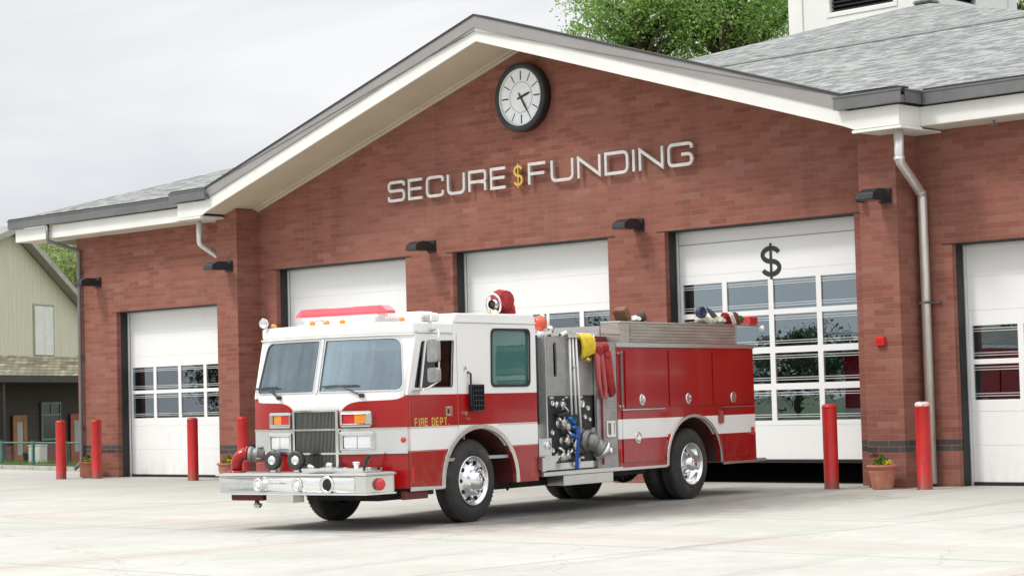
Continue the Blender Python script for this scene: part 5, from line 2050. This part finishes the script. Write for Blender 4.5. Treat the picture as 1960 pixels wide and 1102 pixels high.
# chassis
b = B()
for y0 in (.78, TW - .92):
    b.box(-1.9, 7.9, y0, y0 + .14, .50, .72)
b.box(-1.5, 1.3, .45, TW - .45, .62, .80)
b.cyl((.02, .35, .50), (.02, TW - .35, .50), .07)
b.cyl((WBX, .35, .53), (WBX, TW - .35, .53), .09)
b.sphere((WBX, TW / 2, .50), .26, (1, 1, 1), 2)
b.cyl((1.0, TW / 2, .55), (WBX, TW / 2, .52), .05)
b.box(-1.1, -.4, .7, 1.8, .32, .62, .05)
b.box(1.6, 3.2, .5, 2.0, .42, .62, .03)
b.box(3.6, 4.7, .3, 2.2, .42, .6, .02)
b.cyl((1.0, .5, .45), (2.6, .55, .45), .09)
b.box(-.95, -.75, .1, .7, .40, .50)
b.obj('chassis', 'chassis', FT)
b = B()
rnd = random.Random(2)
for k in range(14):
    x = rnd.uniform(.9, 4.6); y = rnd.uniform(.2, .6)
    b.tube([(x, y, .5), (x + rnd.uniform(-.2, .2), y, rnd.uniform(.34, .44)), (x + rnd.uniform(.1, .5), y + .1, .5)], .02, 6)
b.obj('air_lines', 'rubber', FT)
b = B()
b.box(-1.42, -.95, .03, .10, .36, .46, .01)
b.obj('front_step', 'pipe' if False else simple('dark_red_step', (.13, .014, .014), .5), FT)

# pump section -------------------------------------------------------------
b = B()
b.box(1.50, 3.49, .60, TW - .60, .62, 2.20)
b.box(1.80, 3.48, .125, TW - .125, .60, 1.60)
b.box(1.80, 2.95, .125, TW - .125, 1.61, 2.30)
b.obj('pump_house', 'chassis', FT)
for near in (True, False):
    gp = sidep(near, 0)
    inn = (lambda d: (lambda a, c, e: (a, d - e, c))) if near else (lambda d: (lambda a, c, e: (a, TW - d + e, c)))
    b = B()
    b.plate([(1.80, 1.60), (2.95, 1.60), (2.95, 2.41), (1.80, 2.41)], [rrect(1.955, 2.035, 1.86, 2.33, .03)], .03, inn(.08))
    b.obj('upper_panel', 'tread', FT)
    b = B()
    b.plate([(2.95, .57), (3.485, .57), (3.485, 2.345), (2.95, 2.345)], [], .04, inn(.045))
    b.obj('side_column', 'tread', FT)
    b = B()
    b.plate([(1.55, .60), (1.795, .60), (1.795, 2.40), (1.55, 2.40)], [], .03, inn(.22))
    b.plate([(1.77, .60), (1.80, .60), (1.80, 2.41), (1.77, 2.41)], [], .16, inn(.219))
    b.obj('front_column', 'alu', FT)
    b = B()
    b.plate([(1.802, .68), (2.948, .68), (2.948, 1.598), (1.802, 1.598)], [], .02, inn(.09))
    pp = b.obj('pump_panel', 'black', FT)
    b = B()
    b.plate([(1.78, .59), (2.95, .59), (2.95, .68), (1.78, .68)], [], .03, inn(.075))
    b.obj('panel_sill', 'alu', FT)
    if near:
        b = B(); b.smooth = True
        b.tube([(1.60, .10, 2.43), (1.60, .10, 1.22)], .035, 10)
        b.obj('riser_pole', 'rubber', FT)
b = B(); b.smooth = True
for (a0, a1, z1_) in ((2.32, 2.30, 1.33), (2.40, 2.41, 1.34), (2.48, 2.52, 1.14)):
    b.tube([(a0, .02, 2.43), (a1, .0, z1_)], .017, 8)
b.obj('control_rod', 'whitepaint', FT)
b = B()
b.box(2.26, 2.54, -.01, .08, 2.40, 2.44, .006)
b.box(2.36, 2.46, -.01, .05, 1.98, 2.0)
b.tube([(2.15, .05, 2.43), (2.25, .03, 2.47), (2.36, .02, 2.45)], .03, 8)
b.obj('rod_clamp', 'chromedull', FT)
# antenna-like post rising beside the deck gun
b = B(); b.smooth = True
b.tube([(2.30, .35, 2.40), (2.30, .35, 2.80)], .02, 10)
b.obj('light_pole', 'whitepaint', FT)
def valve(x, z, s_, seed):
    rnd = random.Random(seed)
    b = B(); b.smooth = True
    b.lathe([(0, 0), (.07 * s_, 0), (.07 * s_, .02), (.045 * s_, .025), (.045 * s_, .07), (.06 * s_, .075), (.06 * s_, .12), (.03 * s_, .13), (0, .13)], (x, .07, z), (0, -1, 0), 18)
    for k in range(3):
        a = R(120 * k + seed * 17)
        b.tube([(x, -.03, z), (x + math.cos(a) * .085 * s_, -.035, z + math.sin(a) * .085 * s_)], .012, 6)
    b.sphere((x + .05, .0, z + .07), .022, sub=1)
    b.obj('valve', 'valvemetal', FT)
valve(2.04, 1.47, .8, 1)
valve(2.06, 1.22, 1.0, 2)
valve(2.16, 1.17, .8, 3)
valve(2.13, .98, .9, 4)
valve(2.02, .76, 1.0, 5)
valve(2.14, .77, .8, 6)
rnd = random.Random(77)
for (x, z, r_) in ((1.92, 1.50, .04), (2.66, 1.48, .055), (2.80, 1.42, .04), (1.90, 1.10, .035), (2.72, 1.30, .035), (2.84, 1.26, .03), (1.90, .86, .035)):
    b = B(); b.smooth = True
    b.lathe([(r_, 0), (r_, .02), (r_ * .85, .025), (r_ * .8, .015), (0, .015)], (x, .07, z), (0, -1, 0), 18)
    b.obj('gauge', 'chromedull', FT)
for k in range(9):
    x0_ = rnd.uniform(1.95, 2.45); z0_ = rnd.uniform(.74, 1.45)
    b = B(); b.smooth = True
    x1_ = x0_ + rnd.uniform(-.08, .22); z1_ = z0_ + rnd.uniform(-.22, .12)
    b.tube([(x0_, .06, z0_), (x0_, .0, z0_), ((x0_ + x1_) / 2, -.03, (z0_ + z1_) / 2), (x1_, .0, z1_), (x1_, .06, z1_)], rnd.uniform(.012, .024), 8)
    b.obj('pump_pipe', ['black', 'chromedull', 'alu'][k % 3], FT)
for k in range(6):
    b = B()
    x0_ = 1.86 + (k % 3) * .36; z0_ = .72 + (k // 3) * .84
    b.box(x0_, x0_ + .10, .060, .069, z0_, z0_ + .03)
    b.obj('name_plate', 'alu', FT)
b = B(); b.smooth = True
for (x, z) in ((2.22, 1.28), (2.30, 1.16), (2.26, 1.05)):
    b.sphere((x, -.02, z), .05, (1.2, 1, .8), 2)
b.tube([(2.18, -.0, 1.30), (2.27, -.06, 1.22), (2.36, -.02, 1.28)], .025, 8)
b.obj('blue_coupling', simple('anodised_blue', (.03, .15, .42), .3, .6, var=.2), FT)
# large suction elbow
b = B(); b.smooth = True
b.lathe([(.17, 0), (.17, .03), (.135, .035), (.13, .09), (.15, .095), (.15, .13), (.12, .135), (.115, .19)], (2.62, .07, .97), (0, -1, 0), 24)
b.sphere((2.64, -.10, .95), .125, (1, 1, 1), 3)
b.lathe([(.105, 0), (.11, .10), (.135, .105), (.14, .15), (.12, .155)], (2.66, -.11, .94), (.62, -.35, -.55), 22)
b.lathe([(.08, 0), (.085, .05), (.10, .055), (.10, .10), (0, .11)], (2.80, .06, 1.05), (.2, -1, .0), 18)
se = b.obj('suction_elbow', simple('cast_aluminium', (.26, .26, .245), .45, .6, var=.35, vs_=14, bmp=.4), FT)
b = B(); b.smooth = True
b.lathe([(.12, 0), (.145, .01), (.15, .03), (.145, .07), (.11, .08), (.04, .085), (.035, .11), (0, .11)], (2.66 + .1, -.11 - .056, .94 - .088), (.62, -.35, -.55), 22)
b.lathe([(.10, 0), (.105, .05), (.09, .06), (0, .06)], (2.46, .05, .92), (0, -1, 0), 20)
b.obj('suction_cap', 'chromedull', se)
b = B(); b.smooth = True
b.lathe([(.075, 0), (.08, .04), (.06, .07), (0, .07)], (2.90, .07, 1.02), (0, -1, 0), 18)
b.obj('pump_fitting', 'chromedull', FT)
# column fittings
b = B()
b.plate(rrect(3.17, 3.40, 1.0, 1.23, .02), [rrect(3.20, 3.37, 1.03, 1.20, .02)], .02, sidep(True, -.004))
b.plate(rrect(3.25, 3.32, 1.03, 1.20, .01), [], .04, sidep(True, -.004))
b.obj('column_latch', 'chromedull', FT)
b = B(); b.smooth = True
b.lathe([(.05, 0), (.055, .04), (.045, .06), (0, .065)], (3.24, .004, .80), (0, -1, 0), 18)
b.obj('column_knob', 'chrome', FT)
b = B()
b.box(3.06, 3.075, -.02, .0, .62, 1.55)
b.obj('hose_guide', simple('dull_red', (.30, .03, .03), .6), FT)
# step box ahead of the panel
b = B()
b.box(1.49, 1.79, -.0, .2, .70, 1.03, .004)
b.obj('step_box', 'alu', FT)
b = B()
b.plate([(1.47, .77), (1.90, .77), (1.80, .70), (1.62, .60), (1.47, .58)], [], .03, lambda a, c, e: (a, -.06 + e, c))
b.box(1.47, 1.90, -.10, .16, .771, .79)
b.obj('fold_step', 'alu', FT)
b = B(); b.smooth = True
b.lathe([(.05, 0), (.06, .02), (.05, .03), (0, .035)], (1.68, -.002, .93), (0, -1, 0), 18)
b.obj('step_light', 'chrome', FT)
# running board
for near in (True, False):
    ya, yb = (-.06, .25) if near else (TW - .25, TW + .06)
    b = B()
    b.box(1.50, 3.50, ya, yb, .515, .575, .006)
    b.obj('running_board', 'alu', FT)
    b = B()
    b.box(2.02, 3.28, ya + .03, yb, .37, .513, .006)
    b.obj('step_locker', 'alu', FT)
# crosslay tray
b = B()
b.box(2.96, 3.60, .08, TW - .08, 2.20, 2.34)
b.box(2.62, 3.70, .30, TW - .30, 2.32, 2.44)
b.obj('crosslay_cover', simple('dark_red_vinyl', (.20, .012, .018), .45, var=.2), FT)
b = B(); b.smooth = True
b.tube([(2.55, .04, 2.46), (3.68, .04, 2.455)], .009, 6)
b.tube([(2.98, .04, 2.45), (2.98, .04, 2.34)], .008, 6)
b.obj('crosslay_rail', 'chrome', FT)

# body ----------------------------------------------------------------------
b0, b1_ = 3.49, 7.54
body_out = [(b0, .555), (b0, 2.275), (b1_, 2.275), (b1_ + .02, .525)] + arch(*AR)
for near in (True, False):
    b = B()
    b.plate(body_out, [], .04, side0 if near else side1)
    b.obj('body_side', 'bodypaint', FT)
    gp = sidep(near, .001)
    # compartment doors
    specs = [(3.70, 4.82, 1.405, 2.225), (4.93, 6.15, 1.405, 2.225), (6.24, 7.47, 1.405, 2.225), (3.60, 4.74, .62, 1.365), (6.56, 7.50, .60, 1.355)]
    for i, (a0, a1, c0, c1) in enumerate(specs):
        b = B()
        b.plate(rrect(a0, a1, c0, c1, .012, 2), [], .016, gp)
        dr = b.obj('locker_door', 'bodypaint', FT, bevel=.005)
        g2 = sidep(near, .0172)
        hx = {0: 4.15, 1: 5.47, 2: 6.84, 3: 4.0, 4: 7.38}[i]
        hz = 1.515 if i < 3 else (.965 if i == 3 else .99)
        b = B(); b.smooth = True
        if i < 4:
            p_ = (hx, -.0175, hz) if near else (hx, TW + .0175, hz)
            b.lathe([(.085, 0), (.082, .01), (.06, .004), (.0, .003)], p_, (0, -1 if near else 1, 0), 22)
            b.smooth = False
            b.plate(rrect(hx - .065, hx + .065, hz - .016, hz + .016, .01), [], .014, g2)
        else:
            b.smooth = False
            b.plate(rrect(hx - .06, hx + .06, hz - .07, hz + .05, .02), [], .03, g2)
        b.obj('door_latch', 'chrome', dr)
    b = B()
    b.plate([(3.58, 1.370), (4.76, 1.370), (4.76, 1.384), (3.58, 1.384)], [], .028, gp)
    b.plate([(6.54, 1.362), (7.53, 1.362), (7.53, 1.374), (6.54, 1.374)], [], .028, gp)
    b.obj('door_drip_moulding', 'chromedull', FT)
    b = B()
    b.box(3.575, 3.625, -.020 if near else TW + .003, -.003 if near else TW + .020, 1.41, 2.22)
    b.obj('piano_hinge', simple('hinge_grey', (.22, .18, .17), .5, .4), FT)
    b = B()
    for (x, z) in ((3.52, 2.19), (3.60, 2.20), (3.52, 1.43), (3.60, 1.43)):
        y_ = -.001 if near else TW + .001
        b.cyl((x, y_, z), (x, y_ + (-.03 if near else .03), z), .018, seg=10)
    b.obj('door_bumper', 'chrome', FT)
    # top and bottom mouldings
    b = B()
    b.plate([(b0 - .01, 2.277), (b1_ + .02, 2.277), (b1_ + .02, 2.340), (b0 - .01, 2.340)], [], .07, lambda a, c, e, n=near: (a, .05 - e if n else TW - .05 + e, c))
    b.obj('top_rail', 'alu', FT)
    A0 = arch(*AR)
    A1 = arch(AR[0], AR[1] + .06, AR[2], AR[3] + .045)
    b = B()
    b.plate(A0 + A1[::-1], [], .03, gp)
    b.obj('fender_trim', 'chromedull', FT, bevel=.006)
    b = B()
    b.plate([(b0, .515), (AR[0] - AR[1] - .06, .515), (AR[0] - AR[1] - .06, .553), (b0, .553)], [], .03, gp)
    b.obj('rub_rail', 'alu', FT)
    b = B()
    b.plate([(AR[0] + AR[1] + .06, .49), (b1_ + .02, .49), (b1_ + .02, .522), (AR[0] + AR[1] + .06, .526)], [], .03, gp)
    b.obj('rub_rail', 'alu', FT)
    b = B()
    b.plate(rrect(6.37, 6.50, 1.12, 1.32, .03), [], .03, gp)
    b.obj('fuel_flap', simple('worn_red', (.32, .07, .06), .5), FT)
    b = B()
    b.plate(rrect(4.86, 4.92, .90, 1.0, .02), [], .015, gp)
    b.plate(rrect(3.52, 3.555, .62, .82, .01), [], .01, gp)
    b.obj('side_reflector', 'alarm', FT)
# body ends, deck, hose bed
b = B()
b.box(b1_ - .04, b1_, .042, TW - .042, .55, 2.27)
b.obj('rear_panel', 'bodypaint', FT)
b = B()
b.box(b0 + .01, b1_ - .042, .042, TW - .042, 2.20, 2.26)
b.box(b0 + .01, b0 + .04, .042, TW - .042, .6, 2.2)
b.obj('deck', 'tread', FT)
b = B()
b.box(b1_ + .002, 8.07, .10, TW - .10, .49, .535, .005)
b.obj('tail_step', 'tread', FT)
for near in (True, False):
    ya, yb = (.08, .40) if near else (TW - .40, TW - .08)
    b = B()
    b.box(3.72, 7.17, ya + .02, yb, 2.341, 2.630)
    b.box(3.72, 4.0, ya + .005, ya + .0199, 2.345, 2.625)
    yo = ya + .019 if near else yb - .0
    for k in range(6):
        zz = 2.350 + k * .047
        if near: b.box(4.01, 7.17, ya - .012, ya + .0199, zz, zz + .024, .006)
        else: b.box(4.01, 7.17, yb + .0001, yb + .032, zz, zz + .024, .006)
    bt = b.obj('side_tray', 'ribbed', FT)
    b = B()
    b.box(3.72, 7.95, ya - .02, yb + .01, 2.632, 2.655, .004)
    b.obj('tray_lid', 'alu', bt)
b = B()
b.box(3.72, 3.76, .42, TW - .42, 2.27, 2.60)
b.obj('hose_bed_divider', 'alu', FT)
b = B(); b.smooth = True
for z in range(3):
    for k in range(8):
        y = .52 + k * .2
        b.tube([(3.9, y, 2.33 + z * .07), (7.2, y + .01, 2.33 + z * .07)], .055, 8)
b.obj('packed_hose', 'canvas', FT)
b = B()
b.box(7.70, 7.98, .12, .34, 2.656, 2.80, .02)
b.obj('rear_beacon', 'redlens', FT)
b = B(); b.smooth = True
b.lathe([(.05, 0), (.05, .06), (.03, .08), (0, .08)], (8.02, .12, 2.61), (.3, -1, 0), 14)
b.obj('rear_floodlight', 'lens', FT)

# deck gun behind the cab
b = B(); b.smooth = True
b.cyl((1.75, .75, 2.3), (1.75, .75, 2.72), .06, seg=14)
gx, gy, gz_ = 1.42, .66, 2.87
ringp_ = [Vector((gx - .02 * math.sin(R(15 * k)), gy + .13 * math.cos(R(15 * k)), gz_ + .145 * math.sin(R(15 * k)))) for k in range(25)]
b.tube([(1.75, .75, 2.70), (1.76, .75, 2.84), (1.68, .72, 2.90), (1.55, .69, 2.88), (gx, gy, gz_)], [.06, .06, .065, .06, .05], 12)
dg_ = b.obj('deck_gun', simple('deck_gun_dark', (.10, .06, .05), .5, .4), FT)
b = B(); b.smooth = True
b.tube(ringp_, .016, 8, False)
b.lathe([(.06, 0), (.075, -.05), (.055, -.12), (.05, -.14)], (gx - .03, gy, gz_), (-1, 0, 0), 18)
b.obj('gun_nozzle', 'chrome', dg_)
rnd = random.Random(6)
b = B()
b.sphere((1.68, .74, 2.93), .14, (1, 1, 1), 2, .22, rnd)
b.lathe([(.03, 0), (.12, .02), (.13, .05), (.05, .07), (0, .07)], (1.62, .60, 2.93), (-.3, -1, .1), 12)
b.tube([(1.60, .62, 2.80), (1.72, .60, 2.90), (1.80, .66, 3.02)], .03, 8)
b.sphere((1.75, .62, 2.80), .09, (1, 1, 1), 2, .2, rnd)
b.obj('gun_valve', 'redhose', dg_)
b = B(); b.smooth = True
b.tube([(1.50, .75, 2.66), (1.60, .66, 2.74), (1.72, .60, 2.72)], .022, 8)
b.tube([(1.40, .72, 2.80), (1.42, .70, 2.70), (1.52, .68, 2.66)], .02, 8)
b.obj('gun_bracket', 'gold', dg_)
b = B(); b.smooth = True
b.sphere((1.95, .25, 2.60), .10, (1, 1, 1.1), 3, .03, rnd)
b.obj('rotating_beacon', simple('orange_beacon', (.72, .10, .04), .35, coat=.5, var=.2), FT)
b = B(); b.smooth = True
b.cyl((1.95, .25, 2.40), (1.95, .25, 2.51), .05)
b.obj('beacon_stand', 'chromedull', FT)
b = B(); b.smooth = True
b.lathe([(.05, 0), (.055, .03), (.03, .06), (0, .06)], (2.18, .25, 2.52), (-.2, -1, 0), 14)
b.cyl((2.18, .25, 2.40), (2.18, .25, 2.54), .02)
b.obj('work_light', 'chromedull', FT)
b = B()
b.obox(Matrix.Translation((1.85, .35, 2.44)) @ Matrix.Rotation(R(-8), 4, 'Y'), .5, .4, .05, .01)
b.obj('pump_cover', 'whitepaint', FT)

# things lying on or hanging from the engine (own objects) ---------------------
def tloc(u, v, z):
    a = math.pi / 2 - TH
    return (FT.location.x + u * math.cos(a) - v * math.sin(a), FT.location.y + u * math.sin(a) + v * math.cos(a), z)
RZ = math.pi / 2 - TH
def loose(name, u, v, z, label, cat, group=None):
    t_ = empty(name, tloc(u, v, z), RZ)
    return tag(t_, label, cat, group)
t_ = loose('hose_bundle', 2.68, .0, 2.42, 'yellow folded hose hanging over the pump panel beside the white rods', 'hose')
b = B(); b.smooth = True
for k, dx in enumerate((-.12, -.03, .06, .14)):
    b.tube([(dx, .10, -.02), (dx, .0, .0), (dx + .01, -.05, -.05), (dx + .02, -.06, -.18), (dx + .02, -.05, -.31 + .02 * k), (dx, 0, -.35 + .02 * k)], [.05, .055, .058, .055, .05, .03], 10)
b.obj('hose_folds', 'yellowhose', t_)
t_.scale = (.82, .82, .86)
b = B(); b.smooth = True
b.tube([(-.06, -.06, -.36), (0, -.07, -.39), (.06, -.06, -.37)], .03, 8)
b.obj('nozzle', 'gold', t_)
t_ = loose('hose_bundle', 3.02, .0, 2.30, 'red hose looped and hanging at the right of the yellow hose', 'hose')
b = B(); b.smooth = True
b.tube([(-.10, -.03, .0), (-.13, -.06, -.2), (-.10, -.06, -.5), (-.04, -.06, -.74), (.06, -.06, -.74), (.06, -.06, -.6), (-.02, -.06, -.2), (-.06, -.05, -.05)], [.05, .045, .035, .03, .03, .035, .045, .05], 10)
b.obj('long_loop', simple('faded_red_hose', (.50, .10, .10), .75, var=.2, bmp=.4), t_)
b = B(); b.smooth = True
b.tube([(.05, -.03, .02), (.10, -.09, -.12), (.15, -.09, -.40), (.24, -.08, -.68), (.20, -.08, -.72), (.10, -.08, -.4), (.04, -.08, -.1)], [.05, .055, .05, .045, .045, .045, .05], 10)
b.sphere((.03, -.08, -.03), .08, (1.2, .8, .9), 2, .1, rnd)
b.sphere((-.08, -.07, -.08), .075, (1.1, .8, 1.2), 2, .1, rnd)
b.sphere((.08, -.09, -.16), .07, (1, .8, 1), 2, .1, rnd)
b.obj('short_loop', 'redhose', t_)
t_ = loose('webbing_strap', 2.30, -.05, 1.12, 'blue webbing strap hanging down from the pump valves', 'strap')
b = B()
pts = [(.05, -.02, .05), (.02, -.04, -.1), (-.03, -.05, -.3), (-.08, -.06, -.52)]
for p_, q_ in zip(pts, pts[1:]):
    p_, q_ = Vector(p_), Vector(q_)
    d_ = q_ - p_
    m4 = Matrix.Translation((p_ + q_) / 2) @ d_.to_track_quat('Z', 'Y').to_matrix().to_4x4()
    b.obox(m4, .055, .006, d_.length + .01)
b.obj('strap', 'blue', t_)
# gear on top of the tray
t_ = loose('wheel_chock', 4.08, .25, 2.657, 'tilted brown wooden block at the front of the metal tray', 'block')
b = B()
b.obox(Matrix.Translation((0, 0, .10)) @ Matrix.Rotation(R(-32), 4, 'Y'), .14, .2, .22, .01)
b.obj('block', 'wood', t_)
t_ = loose('wheel_chock', 4.66, .25, 2.657, 'rounded brown block behind the tilted one on the tray', 'block')
b = B(); b.smooth = True
b.lathe([(0, 0), (.075, 0), (.085, .03), (.085, .10), (.07, .12), (0, .12)], (-.06, .05, .08), (.5, -.8, .3), 20)
b.obj('block', simple('dark_wood', (.12, .075, .055), .8, var=.3), t_)
t_ = loose('rag', 4.43, .25, 2.657, 'crumpled white cloth between the two brown blocks', 'cloth')
rnd = random.Random(33)
b = B()
b.sphere((0, 0, .045), .08, (1.4, 1, .6), 3, .18, rnd)
b.obj('cloth', 'whitepaint', t_)
t_ = loose('hose_nozzle', 6.40, .25, 2.657, 'dark round nozzle on pale gear at the rear of the tray', 'nozzle')
b = B(); b.smooth = True
b.lathe([(0, 0), (.05, 0), (.085, .05), (.09, .12), (.06, .14), (.05, .1), (0, .1)], (-.05, .05, .17), (-.3, -1, .1), 22)
b.obj('nozzle_body', simple('navy_fitting', (.03, .04, .09), .4, .3), t_)
b = B(); b.smooth = True
b.tube([(-.05, .08, .15), (.0, .08, .08), (.10, .05, .02)], .03, 8)
b.obj('nozzle_pipe', 'alu', t_)
t_ = loose('canvas_tarp', 6.6, .25, 2.657, 'pale crumpled canvas on the rear of the metal tray', 'tarp')
b = B()
for k in range(7):
    b.sphere((rnd.uniform(-.35, .4), rnd.uniform(-.05, .05), rnd.uniform(.03, .08)), rnd.uniform(.08, .12), (1.3, .9, .7), 2, .2, rnd)
b.obj('folds', 'canvas', t_)
t_ = loose('pike_handles', 6.75, .25, 2.657, 'green handled tools leaning together on the pale canvas', 'tools')
for k in range(5):
    b = B(); b.smooth = True
    x = -.15 + k * .07
    b.tube([(x + .20, .02 * k - .04, .03), (x, -.05 + .02 * k, .15), (x - .13, -.06 + .02 * k, .25 - .01 * k)], .017, 8)
    b.obj('tool_handle', 'greenpaint' if k % 2 else simple('dark_handle', (.05, .05, .07), .5), t_)
t_ = loose('folded_hose', 7.12, .22, 2.657, 'red, white and brown folded hoses next to the red rear lamp', 'hose')
for k, (mt, dx) in enumerate((('redhose', 0), ('whitepaint', .10), ('wood', .22), ('greenpaint', .33))):
    b = B()
    b.obox(Matrix.Translation((dx, -.02 * k, .09)) @ Matrix.Rotation(R(-38 + 5 * k), 4, 'Y'), .09, .14, .24 if k < 3 else .12, .03)
    b.obj('hose_fold', mt, t_)

# ------------------------------------------------------------------ across the street, behind the camera: what panes and chrome reflect
OB = empty('cream_building', (-21, -58, -.03), R(-35))
tag(OB, 'plain cream building across the street with dark flat roof', 'building')
b = B()
b.box(-3, 3, -8, 0, 0, 7.0)
b.obj('wall', simple('cream_wall', (.60, .54, .38), .8), OB)
b = B()
b.box(-3.3, 3.3, -8.3, .3, 7.002, 7.3)
b.obj('roof', 'greytrim', OB)
for k in range(2):
    b = B()
    b.box(-2.4 + k * 2.9, -.4 + k * 2.9, .001, .03, 1.0, 2.8)
    b.obj('window', 'black', OB)
TL = ['nearest the cream building', 'second from the cream building', 'third from the cream building', 'fourth from the cream building', 'fifth from the cream building', 'at the far end of the row', 'alone right of the cream building', 'far right of the cream building', 'beyond the right end of the station', 'east of the forecourt', 'furthest east of the forecourt']
for i, (x, y, h_) in enumerate(((-38, -92, 7.5), (-50, -86, 6.4), (-61, -80, 7.2), (-73, -74, 6.2), (-84, -66, 7.6), (-96, -56, 6.8), (8, -84, 7.4), (60, -70, 8), (62, 14, 6.5), (76, -2, 7.5), (90, 26, 8))):
    tree('street_tree', x, y, -.03, h_, h_ * .55, (h_ * .75, h_ * .5, h_ * .40), 'round green street tree across the road, ' + TL[i], 60 + i, 14000, .11, 'leaf_far', nclump=110, group='street trees opposite the station')
